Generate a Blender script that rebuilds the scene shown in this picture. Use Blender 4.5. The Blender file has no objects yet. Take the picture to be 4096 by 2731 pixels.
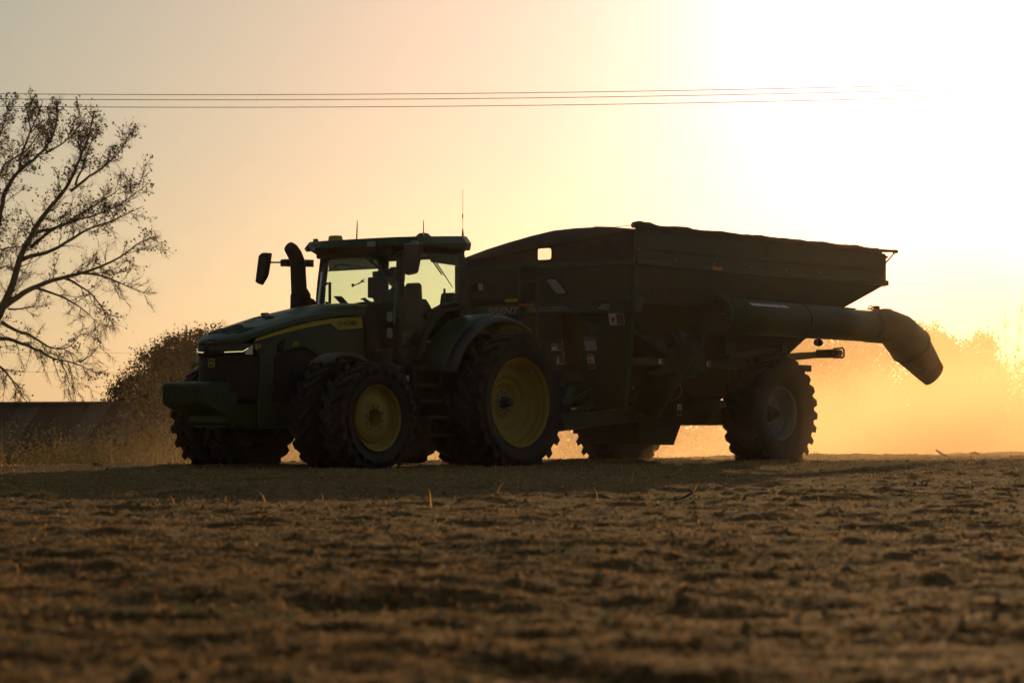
import bpy, math, random
import numpy as np
from mathutils import Vector, Matrix

S = bpy.context.scene
COL = S.collection
PI = math.pi
R = math.radians

# ------------------------------------------------------------------ camera
cam = bpy.data.cameras.new("camera")
cam.lens = 100.2
cam.sensor_width = 36.0
cam.clip_start = 0.5
cam.clip_end = 4000.0
cam.dof.use_dof = True
cam.dof.focus_distance = 43.0
cam.dof.aperture_fstop = 4.0
cam.dof.aperture_blades = 9
cam_o = bpy.data.objects.new("camera", cam)
COL.objects.link(cam_o)
cam_o.location = (0, 0, 0.642)
cam_o.rotation_euler = (R(90 + 1.681), 0, 0)
S.camera = cam_o

# ------------------------------------------------------------------ sun and sky
SUN_AZ, SUN_EL = R(10.3), R(9.0)
SUN_DIR = Vector((math.sin(SUN_AZ) * math.cos(SUN_EL), math.cos(SUN_AZ) * math.cos(SUN_EL), math.sin(SUN_EL)))
sun = bpy.data.lights.new("sun", 'SUN')
sun.energy = 5.0
sun.angle = R(0.6)
sun.color = (1.0, 0.64, 0.29)
sun_o = bpy.data.objects.new("sun", sun)
COL.objects.link(sun_o)
sun_o.rotation_euler = SUN_DIR.to_track_quat('Z', 'Y').to_euler()

W = bpy.data.worlds.new("World")
S.world = W
W.use_nodes = True
wn, wl = W.node_tree.nodes, W.node_tree.links
wn.clear()


def N(tree, kind, **kw):
    n = tree.nodes.new(kind)
    for k, v in kw.items():
        if k.startswith('i_'):
            n.inputs[k[2:]].default_value = v
        else:
            setattr(n, k, v)
    return n


def math_node(tree, op, a, b=None, clamp=False):
    n = tree.nodes.new('ShaderNodeMath')
    n.operation = op
    n.use_clamp = clamp
    for i, x in enumerate((a, b)):
        if x is None:
            continue
        if isinstance(x, (int, float)):
            n.inputs[i].default_value = x
        else:
            tree.links.new(x, n.inputs[i])
    return n.outputs[0]


def build_sky():
    t = W.node_tree
    out = t.nodes.new('ShaderNodeOutputWorld')
    bg = t.nodes.new('ShaderNodeBackground')
    bg.inputs['Strength'].default_value = 0.05
    sky = t.nodes.new('ShaderNodeTexSky')
    sky.sky_type = 'NISHITA'
    sky.sun_disc = False
    sky.sun_elevation = SUN_EL
    sky.sun_rotation = SUN_AZ
    sky.air_density = 1.0
    sky.dust_density = 1.0
    sky.ozone_density = 1.0
    # the hazy aureole round the low sun: three lobes of forward scattering
    tc = t.nodes.new('ShaderNodeTexCoord')
    dot = t.nodes.new('ShaderNodeVectorMath')
    dot.operation = 'DOT_PRODUCT'
    nrm = t.nodes.new('ShaderNodeVectorMath')
    nrm.operation = 'NORMALIZE'
    t.links.new(tc.outputs['Generated'], nrm.inputs[0])
    t.links.new(nrm.outputs[0], dot.inputs[0])
    dot.inputs[1].default_value = SUN_DIR
    ang = math_node(t, 'ARCCOSINE', math_node(t, 'MINIMUM', dot.outputs['Value'], 0.999999))
    sep = t.nodes.new('ShaderNodeSeparateXYZ')
    t.links.new(nrm.outputs[0], sep.inputs[0])

    def lobe(scale_deg, amp, src=ang, power=1):
        q = math_node(t, 'MULTIPLY', src, 1.0 / R(scale_deg))
        if power == 2:
            q = math_node(t, 'MULTIPLY', q, q)
        e = math_node(t, 'EXPONENT', math_node(t, 'MULTIPLY', q, -1.0))
        return math_node(t, 'MULTIPLY', e, amp)

    cols = []
    base = t.nodes.new('ShaderNodeEmission')
    warm = t.nodes.new('ShaderNodeMix')
    warm.data_type = 'RGBA'
    warm.blend_type = 'MULTIPLY'
    warm.inputs[0].default_value = 1.0
    warm.inputs[7].default_value = (0.90, 0.82, 0.82, 1)
    t.links.new(sky.outputs[0], warm.inputs[6])
    t.links.new(warm.outputs[2], bg.inputs['Color'])
    sh = bg.outputs[0]

    def add(fac, color):
        nonlocal sh
        b = t.nodes.new('ShaderNodeBackground')
        b.inputs['Color'].default_value = (*color, 1)
        t.links.new(fac, b.inputs['Strength'])
        a = t.nodes.new('ShaderNodeAddShader')
        t.links.new(sh, a.inputs[0])
        t.links.new(b.outputs[0], a.inputs[1])
        sh = a.outputs[0]
    t.nodes.remove(base)
    for sc, pw, colr in SKY_LOBES:
        add(lobe(sc, 1.0, ang, pw), colr)
    # whiter glow low under the sun
    elp = math_node(t, 'MAXIMUM', math_node(t, 'ARCSINE', sep.outputs['Z']), 0.0)
    add(math_node(t, 'MULTIPLY', lobe(4.0, 1.0, elp), lobe(9.0, 1.0, ang, 2)), (0.0, 0.3, 1.6))
    # pale dome of the evening sky, fuller overhead
    add(math_node(t, 'MULTIPLY', math_node(t, 'MAXIMUM', sep.outputs['Z'], 0.0), DOME[0]), DOME[1])
    t.links.new(sh, out.inputs['Surface'])


# the sky's own glow: angle scale in degrees, power of the falloff, colour
SKY_LOBES = [
    (5.0, 2, (2.0, 2.18, 2.47)),
    (8.0, 2, (0.06, 0.064, 0.18)),
    (14.0, 2, (0.82, 0.075, 0.0)),
    (40.0, 1, (0.43, 0.625, 0.53)),
]
DOME = (0.08, (0.80, 0.92, 1.10))
build_sky()

S.view_settings.view_transform = 'Standard'
S.view_settings.look = 'None'
S.view_settings.exposure = -0.92
S.view_settings.gamma = 1.0
S.view_settings.use_curve_mapping = False
S.cycles.use_denoising = True
try:
    S.cycles.denoiser = 'OPENIMAGEDENOISE'
except Exception:
    pass
S.cycles.max_bounces = 6
S.cycles.diffuse_bounces = 2
S.cycles.glossy_bounces = 2
S.cycles.transmission_bounces = 4
S.cycles.transparent_max_bounces = 24
S.cycles.volume_bounces = 0
S.cycles.volume_step_rate = 1.0
S.cycles.volume_max_steps = 128
S.cycles.use_adaptive_sampling = True
S.cycles.adaptive_threshold = 0.02

rng = np.random.default_rng(7)
random.seed(7)

# ------------------------------------------------------------------ helpers


class G:
    """collects geometry in local metres"""

    def __init__(s):
        s.v = []
        s.f = []

    def add(s, vs, fs):
        o = len(s.v)
        s.v.extend([tuple(map(float, p)) for p in vs])
        s.f.extend([tuple(i + o for i in f) for f in fs])
        return s

    def box(s, x0, x1, y0, y1, z0, z1):
        vs = [(x, y, z) for z in (z0, z1) for y in (y0, y1) for x in (x0, x1)]
        return s.add(vs, [(0, 2, 3, 1), (4, 5, 7, 6), (0, 1, 5, 4), (2, 6, 7, 3), (0, 4, 6, 2), (1, 3, 7, 5)])

    def prism(s, poly, axis, lo, hi):
        """polygon extruded along an axis: 'y' polygon is (x,z), 'x' is (y,z), 'z' is (x,y)"""
        def p3(p, h):
            return {'y': (p[0], h, p[1]), 'x': (h, p[0], p[1]), 'z': (p[0], p[1], h)}[axis]
        n = len(poly)
        vs = [p3(p, lo) for p in poly] + [p3(p, hi) for p in poly]
        fs = [tuple(range(n - 1, -1, -1)), tuple(range(n, 2 * n))]
        fs += [(i, (i + 1) % n, n + (i + 1) % n, n + i) for i in range(n)]
        return s.add(vs, fs)

    def hexa(s, bot, top):
        """solid between two matching polygons of 3-D points"""
        n = len(bot)
        fs = [tuple(range(n - 1, -1, -1)), tuple(range(n, 2 * n))]
        fs += [(i, (i + 1) % n, n + (i + 1) % n, n + i) for i in range(n)]
        return s.add(list(bot) + list(top), fs)

    def tube(s, pts, r, n=8, caps=True, twist=0.0):
        pts = [Vector(p) for p in pts]
        rs = r if isinstance(r, (list, tuple, np.ndarray)) else [r] * len(pts)
        vs, fs = [], []
        prev = None
        for i, p in enumerate(pts):
            a = pts[max(i - 1, 0)]
            b = pts[min(i + 1, len(pts) - 1)]
            d = b - a
            if d.length < 1e-9:
                d = Vector((0, 0, 1))
            d.normalize()
            if prev is None:
                ref = Vector((0, 0, 1)) if abs(d.z) < 0.9 else Vector((1, 0, 0))
                u = d.cross(ref).normalized()
            else:
                u = prev - d * prev.dot(d)
                u = u.normalized() if u.length > 1e-6 else d.orthogonal().normalized()
            prev = u
            w = d.cross(u)
            for k in range(n):
                t = 2 * PI * k / n + twist
                vs.append(p + (u * math.cos(t) + w * math.sin(t)) * rs[i])
        m = len(pts)
        for i in range(m - 1):
            for k in range(n):
                k2 = (k + 1) % n
                fs.append((i * n + k, i * n + k2, (i + 1) * n + k2, (i + 1) * n + k))
        if caps:
            fs.append(tuple(range(n - 1, -1, -1)))
            fs.append(tuple(range((m - 1) * n, m * n)))
        return s.add(vs, fs)

    def lathe(s, prof, n=48, axis='y', c=(0, 0, 0)):
        """profile of (radius, height) turned about an axis"""
        vs, fs = [], []
        for r, h in prof:
            for k in range(n):
                t = 2 * PI * k / n
                x, y = r * math.cos(t), r * math.sin(t)
                p = {'y': (x, h, y), 'z': (x, y, h), 'x': (h, x, y)}[axis]
                vs.append((p[0] + c[0], p[1] + c[1], p[2] + c[2]))
        for i in range(len(prof) - 1):
            for k in range(n):
                k2 = (k + 1) % n
                fs.append((i * n + k, (i + 1) * n + k, (i + 1) * n + k2, i * n + k2))
        return s.add(vs, fs)

    def grid(s, rows):
        """sheet through rows of equal length"""
        m, n = len(rows), len(rows[0])
        vs = [p for r in rows for p in r]
        fs = [(i * n + j, i * n + j + 1, (i + 1) * n + j + 1, (i + 1) * n + j) for i in range(m - 1) for j in range(n - 1)]
        return s.add(vs, fs)


def mk(name, g, mat, parent=None, smooth=None, bevel=0.0, seg=2, solid=0.0, loc=None):
    me = bpy.data.meshes.new(name)
    if isinstance(g, G):
        me.from_pydata(g.v, [], g.f)
    else:
        me = g
    if not me.materials:
        me.materials.append(mat)
    me.update()
    if smooth is not None:
        me.polygons.foreach_set('use_smooth', [True] * len(me.polygons))
        if smooth < 180:
            me.set_sharp_from_angle(angle=R(smooth))
    o = bpy.data.objects.new(name, me)
    COL.objects.link(o)
    if parent:
        o.parent = parent
    if loc:
        o.location = loc
    if solid:
        md = o.modifiers.new('solid', 'SOLIDIFY')
        md.thickness = solid
        md.offset = 0.0
    if bevel:
        md = o.modifiers.new('bevel', 'BEVEL')
        md.width = bevel
        md.segments = seg
        md.limit_method = 'ANGLE'
        md.angle_limit = R(40)
    return o


def tag(o, label=None, cat=None, group=None, kind=None):
    for k, v in (('label', label), ('category', cat), ('group', group), ('kind', kind)):
        if v:
            o[k] = v
    return o


def empty(name, loc=(0, 0, 0), rot=(0, 0, 0), parent=None):
    o = bpy.data.objects.new(name, None)
    o.empty_display_size = 0.3
    COL.objects.link(o)
    o.location = loc
    o.rotation_euler = rot
    if parent:
        o.parent = parent
    return o


def dup(o, parent=None, loc=None, rot=None):
    c = o.copy()
    COL.objects.link(c)
    if parent:
        c.parent = parent
    if loc is not None:
        c.location = loc
    if rot is not None:
        c.rotation_euler = rot
    return c


def np_mesh(name, verts, quads=None, tris=None):
    """fast mesh from numpy arrays"""
    me = bpy.data.meshes.new(name)
    nq = 0 if quads is None else len(quads)
    nt = 0 if tris is None else len(tris)
    me.vertices.add(len(verts))
    me.vertices.foreach_set('co', np.asarray(verts, np.float32).ravel())
    loops = []
    if nq:
        loops.append(np.asarray(quads, np.int32).ravel())
    if nt:
        loops.append(np.asarray(tris, np.int32).ravel())
    loops = np.concatenate(loops)
    me.loops.add(len(loops))
    me.loops.foreach_set('vertex_index', loops)
    me.polygons.add(nq + nt)
    starts = np.concatenate([np.arange(nq) * 4, nq * 4 + np.arange(nt) * 3]).astype(np.int32)
    me.polygons.foreach_set('loop_start', starts)
    me.update(calc_edges=True)
    me.validate()
    return me


# ------------------------------------------------------------------ materials
MATS = {}


def mat(name, col, rough=0.5, metal=0.0, dust=0.0, dust_col=(0.22, 0.15, 0.085), bump=0.0, scale=9.0, trans=0.0, spec=0.5, vary=0.0):
    if name in MATS:
        return MATS[name]
    m = bpy.data.materials.new(name)
    m.use_nodes = True
    t = m.node_tree
    p = t.nodes['Principled BSDF']
    p.inputs['Roughness'].default_value = rough
    p.inputs['Metallic'].default_value = metal
    p.inputs['Specular IOR Level'].default_value = spec
    tc = t.nodes.new('ShaderNodeTexCoord')
    c = None
    if dust or vary:
        nz = t.nodes.new('ShaderNodeTexNoise')
        nz.inputs['Scale'].default_value = scale
        nz.inputs['Detail'].default_value = 6
        nz.inputs['Roughness'].default_value = 0.65
        t.links.new(tc.outputs['Object'], nz.inputs['Vector'])
        rp = t.nodes.new('ShaderNodeMapRange')
        rp.inputs[1].default_value = 0.25
        rp.inputs[2].default_value = 0.85
        rp.inputs[3].default_value = max(dust, vary) * 0.15
        rp.inputs[4].default_value = max(dust, vary) * (0.8 if dust else 1.0)
        t.links.new(nz.outputs['Fac'], rp.inputs[0])
        mx = t.nodes.new('ShaderNodeMix')
        mx.data_type = 'RGBA'
        mx.inputs[6].default_value = (*col, 1)
        mx.inputs[7].default_value = (*dust_col, 1) if dust else (col[0] * 0.45, col[1] * 0.45, col[2] * 0.45, 1)
        t.links.new(rp.outputs[0], mx.inputs[0])
        c = mx.outputs[2]
        t.links.new(c, p.inputs['Base Color'])
        if rough < 0.6:
            r2 = t.nodes.new('ShaderNodeMapRange')
            r2.inputs[1].default_value = 0.0
            r2.inputs[2].default_value = 1.0
            r2.inputs[3].default_value = rough
            r2.inputs[4].default_value = 0.85
            t.links.new(rp.outputs[0], r2.inputs[0])
            t.links.new(r2.outputs[0], p.inputs['Roughness'])
    else:
        p.inputs['Base Color'].default_value = (*col, 1)
    if bump:
        n2 = t.nodes.new('ShaderNodeTexNoise')
        n2.inputs['Scale'].default_value = scale * 4
        n2.inputs['Detail'].default_value = 5
        t.links.new(tc.outputs['Object'], n2.inputs['Vector'])
        b = t.nodes.new('ShaderNodeBump')
        b.inputs['Strength'].default_value = bump
        b.inputs['Distance'].default_value = 0.02
        t.links.new(n2.outputs['Fac'], b.inputs['Height'])
        t.links.new(b.outputs[0], p.inputs['Normal'])
    if trans:
        tr = t.nodes.new('ShaderNodeBsdfTranslucent')
        if c is not None:
            t.links.new(c, tr.inputs['Color'])
        else:
            tr.inputs['Color'].default_value = (*col, 1)
        ms = t.nodes.new('ShaderNodeMixShader')
        ms.inputs[0].default_value = trans
        t.links.new(p.outputs[0], ms.inputs[1])
        t.links.new(tr.outputs[0], ms.inputs[2])
        t.links.new(ms.outputs[0], t.nodes['Material Output'].inputs['Surface'])
    MATS[name] = m
    return m


def emit(name, col, strength):
    m = bpy.data.materials.new(name)
    m.use_nodes = True
    p = m.node_tree.nodes['Principled BSDF']
    p.inputs['Base Color'].default_value = (*col, 1)
    p.inputs['Emission Color'].default_value = (*col, 1)
    p.inputs['Emission Strength'].default_value = strength
    return m


def glass(name, tint, gloss=0.06):
    m = bpy.data.materials.new(name)
    m.use_nodes = True
    t = m.node_tree
    t.nodes.remove(t.nodes['Principled BSDF'])
    tr = t.nodes.new('ShaderNodeBsdfTransparent')
    tr.inputs['Color'].default_value = (*tint, 1)
    gl = t.nodes.new('ShaderNodeBsdfGlossy')
    gl.inputs['Roughness'].default_value = 0.03
    lw = t.nodes.new('ShaderNodeLayerWeight')
    lw.inputs['Blend'].default_value = 0.5
    fac = math_node(t, 'ADD', math_node(t, 'MULTIPLY', math_node(t, 'POWER', lw.outputs['Facing'], 5.0), 0.85), gloss * 0.4)
    ms = t.nodes.new('ShaderNodeMixShader')
    t.links.new(fac, ms.inputs[0])
    t.links.new(tr.outputs[0], ms.inputs[1])
    t.links.new(gl.outputs[0], ms.inputs[2])
    t.links.new(ms.outputs[0], t.nodes['Material Output'].inputs['Surface'])
    return m


green = mat('green paint', (0.014, 0.050, 0.015), 0.38, dust=0.16, bump=0.03)
green2 = mat('dusty green paint', (0.017, 0.044, 0.017), 0.5, dust=0.28, bump=0.04, scale=5)
green_dk = mat('dark green steel', (0.013, 0.032, 0.014), 0.55, dust=0.3, scale=4)
black = mat('black plastic', (0.012, 0.012, 0.012), 0.5, dust=0.18)
blackm = mat('matt black', (0.008, 0.008, 0.008), 0.8)
grey = mat('dark grey plastic', (0.05, 0.05, 0.052), 0.5, dust=0.25)
rubber = mat('tyre rubber', (0.014, 0.013, 0.012), 0.75, dust=0.24, dust_col=(0.10, 0.075, 0.05), bump=0.12, scale=5)
yellow = mat('yellow rim paint', (0.44, 0.27, 0.018), 0.4, dust=0.45, dust_col=(0.30, 0.20, 0.08), bump=0.03)
yellowd = mat('yellow decal', (0.66, 0.46, 0.02), 0.35, vary=0.2)
white = mat('off white', (0.62, 0.60, 0.56), 0.5, vary=0.2)
rimgrey = mat('pale grey rim paint', (0.30, 0.285, 0.26), 0.45, dust=0.45, dust_col=(0.22, 0.15, 0.085))
steel = mat('bare steel', (0.42, 0.41, 0.40), 0.35, metal=0.9, dust=0.3)
chrome = mat('lamp reflector', (0.75, 0.77, 0.80), 0.18, metal=0.9)
red = mat('warning red', (0.45, 0.035, 0.02), 0.45, vary=0.2)
maroon = mat('faded red lettering', (0.11, 0.028, 0.024), 0.5)
orange = mat('warning orange', (0.60, 0.14, 0.02), 0.45, vary=0.2)
amber = mat('amber lens', (0.65, 0.20, 0.02), 0.25, trans=0.4)
redlens = mat('red lens', (0.16, 0.012, 0.008), 0.35)
clearlens = mat('clear lens', (0.60, 0.60, 0.60), 0.15, trans=0.5)
lamp_led = emit('led strip', (1.0, 0.92, 0.45), 2.4)
cloth = mat('tarp cloth', (0.045, 0.042, 0.036), 0.85, dust=0.5, bump=0.25, scale=7)
cloth_c = mat('end cap cloth', (0.040, 0.037, 0.034), 0.85, dust=0.4, bump=0.2, scale=6)
seatm = mat('seat fabric', (0.03, 0.03, 0.028), 0.9)
cabglass = glass('tinted cab glass', (0.865, 0.955, 0.925))
clearpane = glass('clear plastic window', (0.93, 0.92, 0.88))
milky = mat('milky plastic window', (0.50, 0.48, 0.45), 0.4, trans=0.3)


FONTS = []


def text(name, s, size, parent, pos, plane, m, shear=0.0, sx=1.0, bold=0.0, ext=0.0012, align='LEFT', roll=0.0):
    cu = bpy.data.curves.new(name, 'FONT')
    cu.body = s
    cu.size = size
    cu.shear = shear
    cu.extrude = ext
    cu.offset = bold
    cu.resolution_u = 3
    cu.align_x = align
    cu.materials.append(m)
    o = bpy.data.objects.new(name, cu)
    COL.objects.link(o)
    o.parent = parent
    if plane == 'left':
        M = Matrix(((-1, 0, 0), (0, 0, 1), (0, 1, 0))).transposed()
    else:
        M = Matrix(((0, 1, 0), (0, 0, 1), (1, 0, 0))).transposed()
    M = M.to_4x4() @ Matrix.Rotation(roll, 4, 'Z') @ Matrix.Diagonal((sx, 1, 1, 1))
    M.translation = pos
    o.matrix_local = M
    FONTS.append(o)
    return o


THETA = R(40.3)
PHI = math.atan2(-math.cos(THETA), -math.sin(THETA))
HV = Vector((-math.sin(THETA), -math.cos(THETA), 0))
LV = Vector((math.cos(THETA), -math.sin(THETA), 0))


def fonts_to_meshes():
    """lettering curves become plain meshes, each in the place of its curve"""
    bpy.context.view_layer.update()
    dg = bpy.context.evaluated_depsgraph_get()
    for o in list(FONTS):
        me = bpy.data.meshes.new_from_object(o.evaluated_get(dg))
        nm, par, ml = o.name, o.parent, o.matrix_local.copy()
        cu = o.data
        bpy.data.objects.remove(o)
        bpy.data.curves.remove(cu)
        me.name = nm
        n = bpy.data.objects.new(nm, me)
        COL.objects.link(n)
        n.parent = par
        n.matrix_local = ml
    FONTS.clear()

# ================================================================== ground
P0 = np.array([-7.0, 39.3])
CN = np.array([-0.724, 0.690])


def smooth_noise(x, y, wl, seed):
    """value noise with smooth interpolation, world metres"""
    r = np.random.default_rng(seed)
    T = r.random((256, 256)).astype(np.float32) * 2 - 1
    u, v = x / wl, y / wl
    i, j = np.floor(u).astype(int), np.floor(v).astype(int)
    fu, fv = u - i, v - j
    fu = fu * fu * (3 - 2 * fu)
    fv = fv * fv * (3 - 2 * fv)
    a = T[i & 255, j & 255]
    b = T[(i + 1) & 255, j & 255]
    c = T[i & 255, (j + 1) & 255]
    d = T[(i + 1) & 255, (j + 1) & 255]
    return (a * (1 - fu) + b * fu) * (1 - fv) + (c * (1 - fu) + d * fu) * fv


def base_height(x, y):
    d = (x - P0[0]) * CN[0] + (y - P0[1]) * CN[1] - 1.1
    s = np.maximum(d, 0)
    s = s * s / (s + 1.2)
    return 0.05 - 2.7 * (1 - np.exp(-s / 30.0))


def ground_height(x, y):
    h = base_height(x, y)
    wx = x + 0.35 * smooth_noise(x, y, 0.8, 8) + 0.12 * smooth_noise(x, y, 0.3, 9)
    wy = y + 0.35 * smooth_noise(x + 50, y, 0.8, 10) + 0.12 * smooth_noise(x + 9, y, 0.3, 13)
    h = h + 0.026 * smooth_noise(x, y, 2.3, 1) + 0.014 * smooth_noise(wx, wy, 0.85, 2)
    n = smooth_noise(wx, wy, 0.33, 3)
    h = h + 0.022 * n + 0.020 * smooth_noise(wx, wy, 0.15, 4) + 0.016 * np.maximum(smooth_noise(x + 7, y, 0.10, 5), -.2)
    return h


def axis_nodes(segs):
    out = []
    for a, b, st in segs:
        out.append(np.arange(a, b, st))
    return np.concatenate(out + [np.array([segs[-1][1]])])


def geo(a, b, st, k=1.25):
    v = [a]
    while v[-1] < b:
        v.append(v[-1] + st)
        st *= k
    return np.array(v)


def build_ground():
    xr = np.concatenate([np.arange(0, 4.5, .05), np.arange(4.5, 9, .085), np.arange(9, 16, .15), geo(16, 420, .3)])
    xs = np.concatenate([-xr[:0:-1], xr])
    ys = np.concatenate([[-60, -40, -25, -15, -8, -3, 0, 2, 3], np.arange(3.5, 14, .045), np.arange(14, 28, .07), np.arange(28, 60, .12), geo(60, 1400, .3)])
    X, Y = np.meshgrid(xs, ys)
    Z = ground_height(X, Y)
    far = np.clip((Y - 62) / 20, 0, 1)
    Z = Z * (1 - far) + base_height(X, Y) * far
    ny, nx = X.shape
    V = np.stack([X, Y, Z], -1).reshape(-1, 3)
    idx = np.arange(ny * nx).reshape(ny, nx)
    q = np.stack([idx[:-1, :-1], idx[:-1, 1:], idx[1:, 1:], idx[1:, :-1]], -1).reshape(-1, 4)
    me = np_mesh('field_ground', V, quads=q)
    me.polygons.foreach_set('use_smooth', [True] * len(me.polygons))
    m = bpy.data.materials.new('stubble soil')
    m.use_nodes = True
    t = m.node_tree
    p = t.nodes['Principled BSDF']
    p.inputs['Roughness'].default_value = 0.95
    p.inputs['Specular IOR Level'].default_value = 0.1
    tc = t.nodes.new('ShaderNodeTexCoord')

    def noise(sc, det, ro=0.6):
        n = t.nodes.new('ShaderNodeTexNoise')
        n.inputs['Scale'].default_value = sc
        n.inputs['Detail'].default_value = det
        n.inputs['Roughness'].default_value = ro
        t.links.new(tc.outputs['Object'], n.inputs['Vector'])
        return n.outputs['Fac']
    cr = t.nodes.new('ShaderNodeValToRGB')
    e = cr.color_ramp.elements
    e[0].position, e[0].color = 0.30, (0.05, 0.037, 0.024, 1)
    e[1].position, e[1].color = 0.72, (0.53, 0.305, 0.112, 1)
    k = e.new(0.5)
    k.color = (0.31, 0.178, 0.068, 1)
    t.links.new(noise(16, 8, 0.75), cr.inputs[0])
    mx = t.nodes.new('ShaderNodeMix')
    mx.data_type = 'RGBA'
    mr = t.nodes.new('ShaderNodeMapRange')
    mr.inputs[1].default_value = 0.56
    mr.inputs[2].default_value = 0.72
    mr.inputs[4].default_value = 0.5
    t.links.new(noise(0.8, 5), mr.inputs[0])
    t.links.new(mr.outputs[0], mx.inputs[0])
    t.links.new(cr.outputs[0], mx.inputs[6])
    mx.inputs[7].default_value = (0.075, 0.080, 0.030, 1)
    t.links.new(mx.outputs[2], p.inputs['Base Color'])
    b = t.nodes.new('ShaderNodeBump')
    b.inputs['Strength'].default_value = 1.0
    b.inputs['Distance'].default_value = 0.045
    t.links.new(noise(30, 8, 0.75), b.inputs['Height'])
    t.links.new(b.outputs[0], p.inputs['Normal'])
    o = mk('field_ground', me, m)
    tag(o, kind='structure')


def attr_mat(name, trans, rough=0.8):
    """blade material: colour per blade from a mesh attribute, part of the light passes through"""
    m = bpy.data.materials.new(name)
    m.use_nodes = True
    t = m.node_tree
    p = t.nodes['Principled BSDF']
    p.inputs['Roughness'].default_value = rough
    p.inputs['Specular IOR Level'].default_value = 0.25
    a = t.nodes.new('ShaderNodeAttribute')
    a.attribute_name = 'tint'
    tr = t.nodes.new('ShaderNodeBsdfTranslucent')
    ms = t.nodes.new('ShaderNodeMixShader')
    ms.inputs[0].default_value = trans
    t.links.new(a.outputs['Color'], p.inputs['Base Color'])
    t.links.new(a.outputs['Color'], tr.inputs['Color'])
    t.links.new(p.outputs[0], ms.inputs[1])
    t.links.new(tr.outputs[0], ms.inputs[2])
    t.links.new(ms.outputs[0], t.nodes['Material Output'].inputs['Surface'])
    return m


def blades_mesh(name, x, y, z, length, width, tilt, head, curl, tint):
    """bent blades: four cross points each, two quads; tint (n,3)"""
    n = len(x)
    dx, dy = np.cos(head), np.sin(head)
    px, py = -dy, dx
    V = np.zeros((n, 6, 3), np.float32)
    for k, (t, w) in enumerate(((0, 1.0), (0.55, 0.75), (1.0, 0.18))):
        ang = tilt + curl * t
        hr = length * t * np.cos(ang)
        vr = length * t * np.sin(ang)
        cx, cy, cz = x + dx * hr, y + dy * hr, z + vr
        for sgn, j in ((-1, 0), (1, 1)):
            V[:, 2 * k + j, 0] = cx + sgn * px * width * w * 0.5
            V[:, 2 * k + j, 1] = cy + sgn * py * width * w * 0.5
            V[:, 2 * k + j, 2] = cz
    b = np.arange(n)[:, None] * 6
    q = np.concatenate([b + np.array([[0, 1, 3, 2]]), b + np.array([[2, 3, 5, 4]])], 0)
    me = np_mesh(name, V.reshape(-1, 3), quads=q)
    at = me.attributes.new('tint', 'FLOAT_COLOR', 'POINT')
    c = np.ones((n, 6, 4), np.float32)
    c[:, :, :3] = tint[:, None, :]
    at.data.foreach_set('color', c.ravel())
    return me


def build_straw():
    n = 370000
    r = rng
    # as many blades per strip of depth as the field shows
    y = 5.5 * (62 / 5.5) ** r.random(n)
    half = y * 0.22 + 1.4
    x = (r.random(n) * 2 - 1) * half
    clump = smooth_noise(x, y, 0.8, 11) + 0.6 * smooth_noise(x, y, 0.25, 12)
    keep = clump > -0.95
    x, y, clump = x[keep], y[keep], clump[keep]
    n = len(x)
    z = ground_height(x, y) - 0.004
    kind = r.random(n)
    flake = kind < 0.36
    straw = kind >= 0.36
    tall = ((kind >= 0.9988) & (y > 20)) | ((kind >= 0.955) & (y > 31))
    arch = r.uniform(.06, .70, n)
    tilt = np.where(flake, r.uniform(-.18, .35, n), np.where(straw, arch, r.uniform(.4, 1.2, n)))
    length = np.where(flake, r.gamma(3.0, .008, n) + .012, np.where(straw, r.gamma(3.0, .022, n) + .03, r.uniform(.015, .03, n)))
    tilt = np.where(tall, r.uniform(.7, 1.5, n), tilt)
    length = np.where(tall, np.where(kind >= .9988, r.uniform(.06, .17, n), r.uniform(.03, .085, n)), length)
    width = np.where(flake, r.uniform(.005, .012, n), r.uniform(.004, .008, n)) * (1 + y / 36)
    curl = np.where(flake, r.normal(-.5, .3, n), np.where(straw, -1.7 * arch, r.normal(-.1, .3, n)))
    z = z + np.where(flake, r.uniform(0, .012, n), r.uniform(0, .018, n))
    base = np.array([0.82, 0.475, 0.17])
    br = np.array([0.38, 0.22, 0.085])
    f = r.random(n)[:, None]
    tint = base * f + br * (1 - f)
    tint *= r.uniform(0.65, 1.2, n)[:, None]
    g = (smooth_noise(x, y, 1.1, 21) > 0.62) & (r.random(n) < 0.5)
    tint[g] = np.array([0.10, 0.135, 0.03]) * r.uniform(0.7, 1.3, g.sum())[:, None]
    me = blades_mesh('straw_litter', x, y, z, length, width, tilt, r.uniform(0, 2 * PI, n), curl, tint)
    o = mk('straw_litter', me, attr_mat('straw blades', 0.62))
    tag(o, 'short dry straw and stubble scattered over the field', 'stubble', kind='stuff')


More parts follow.
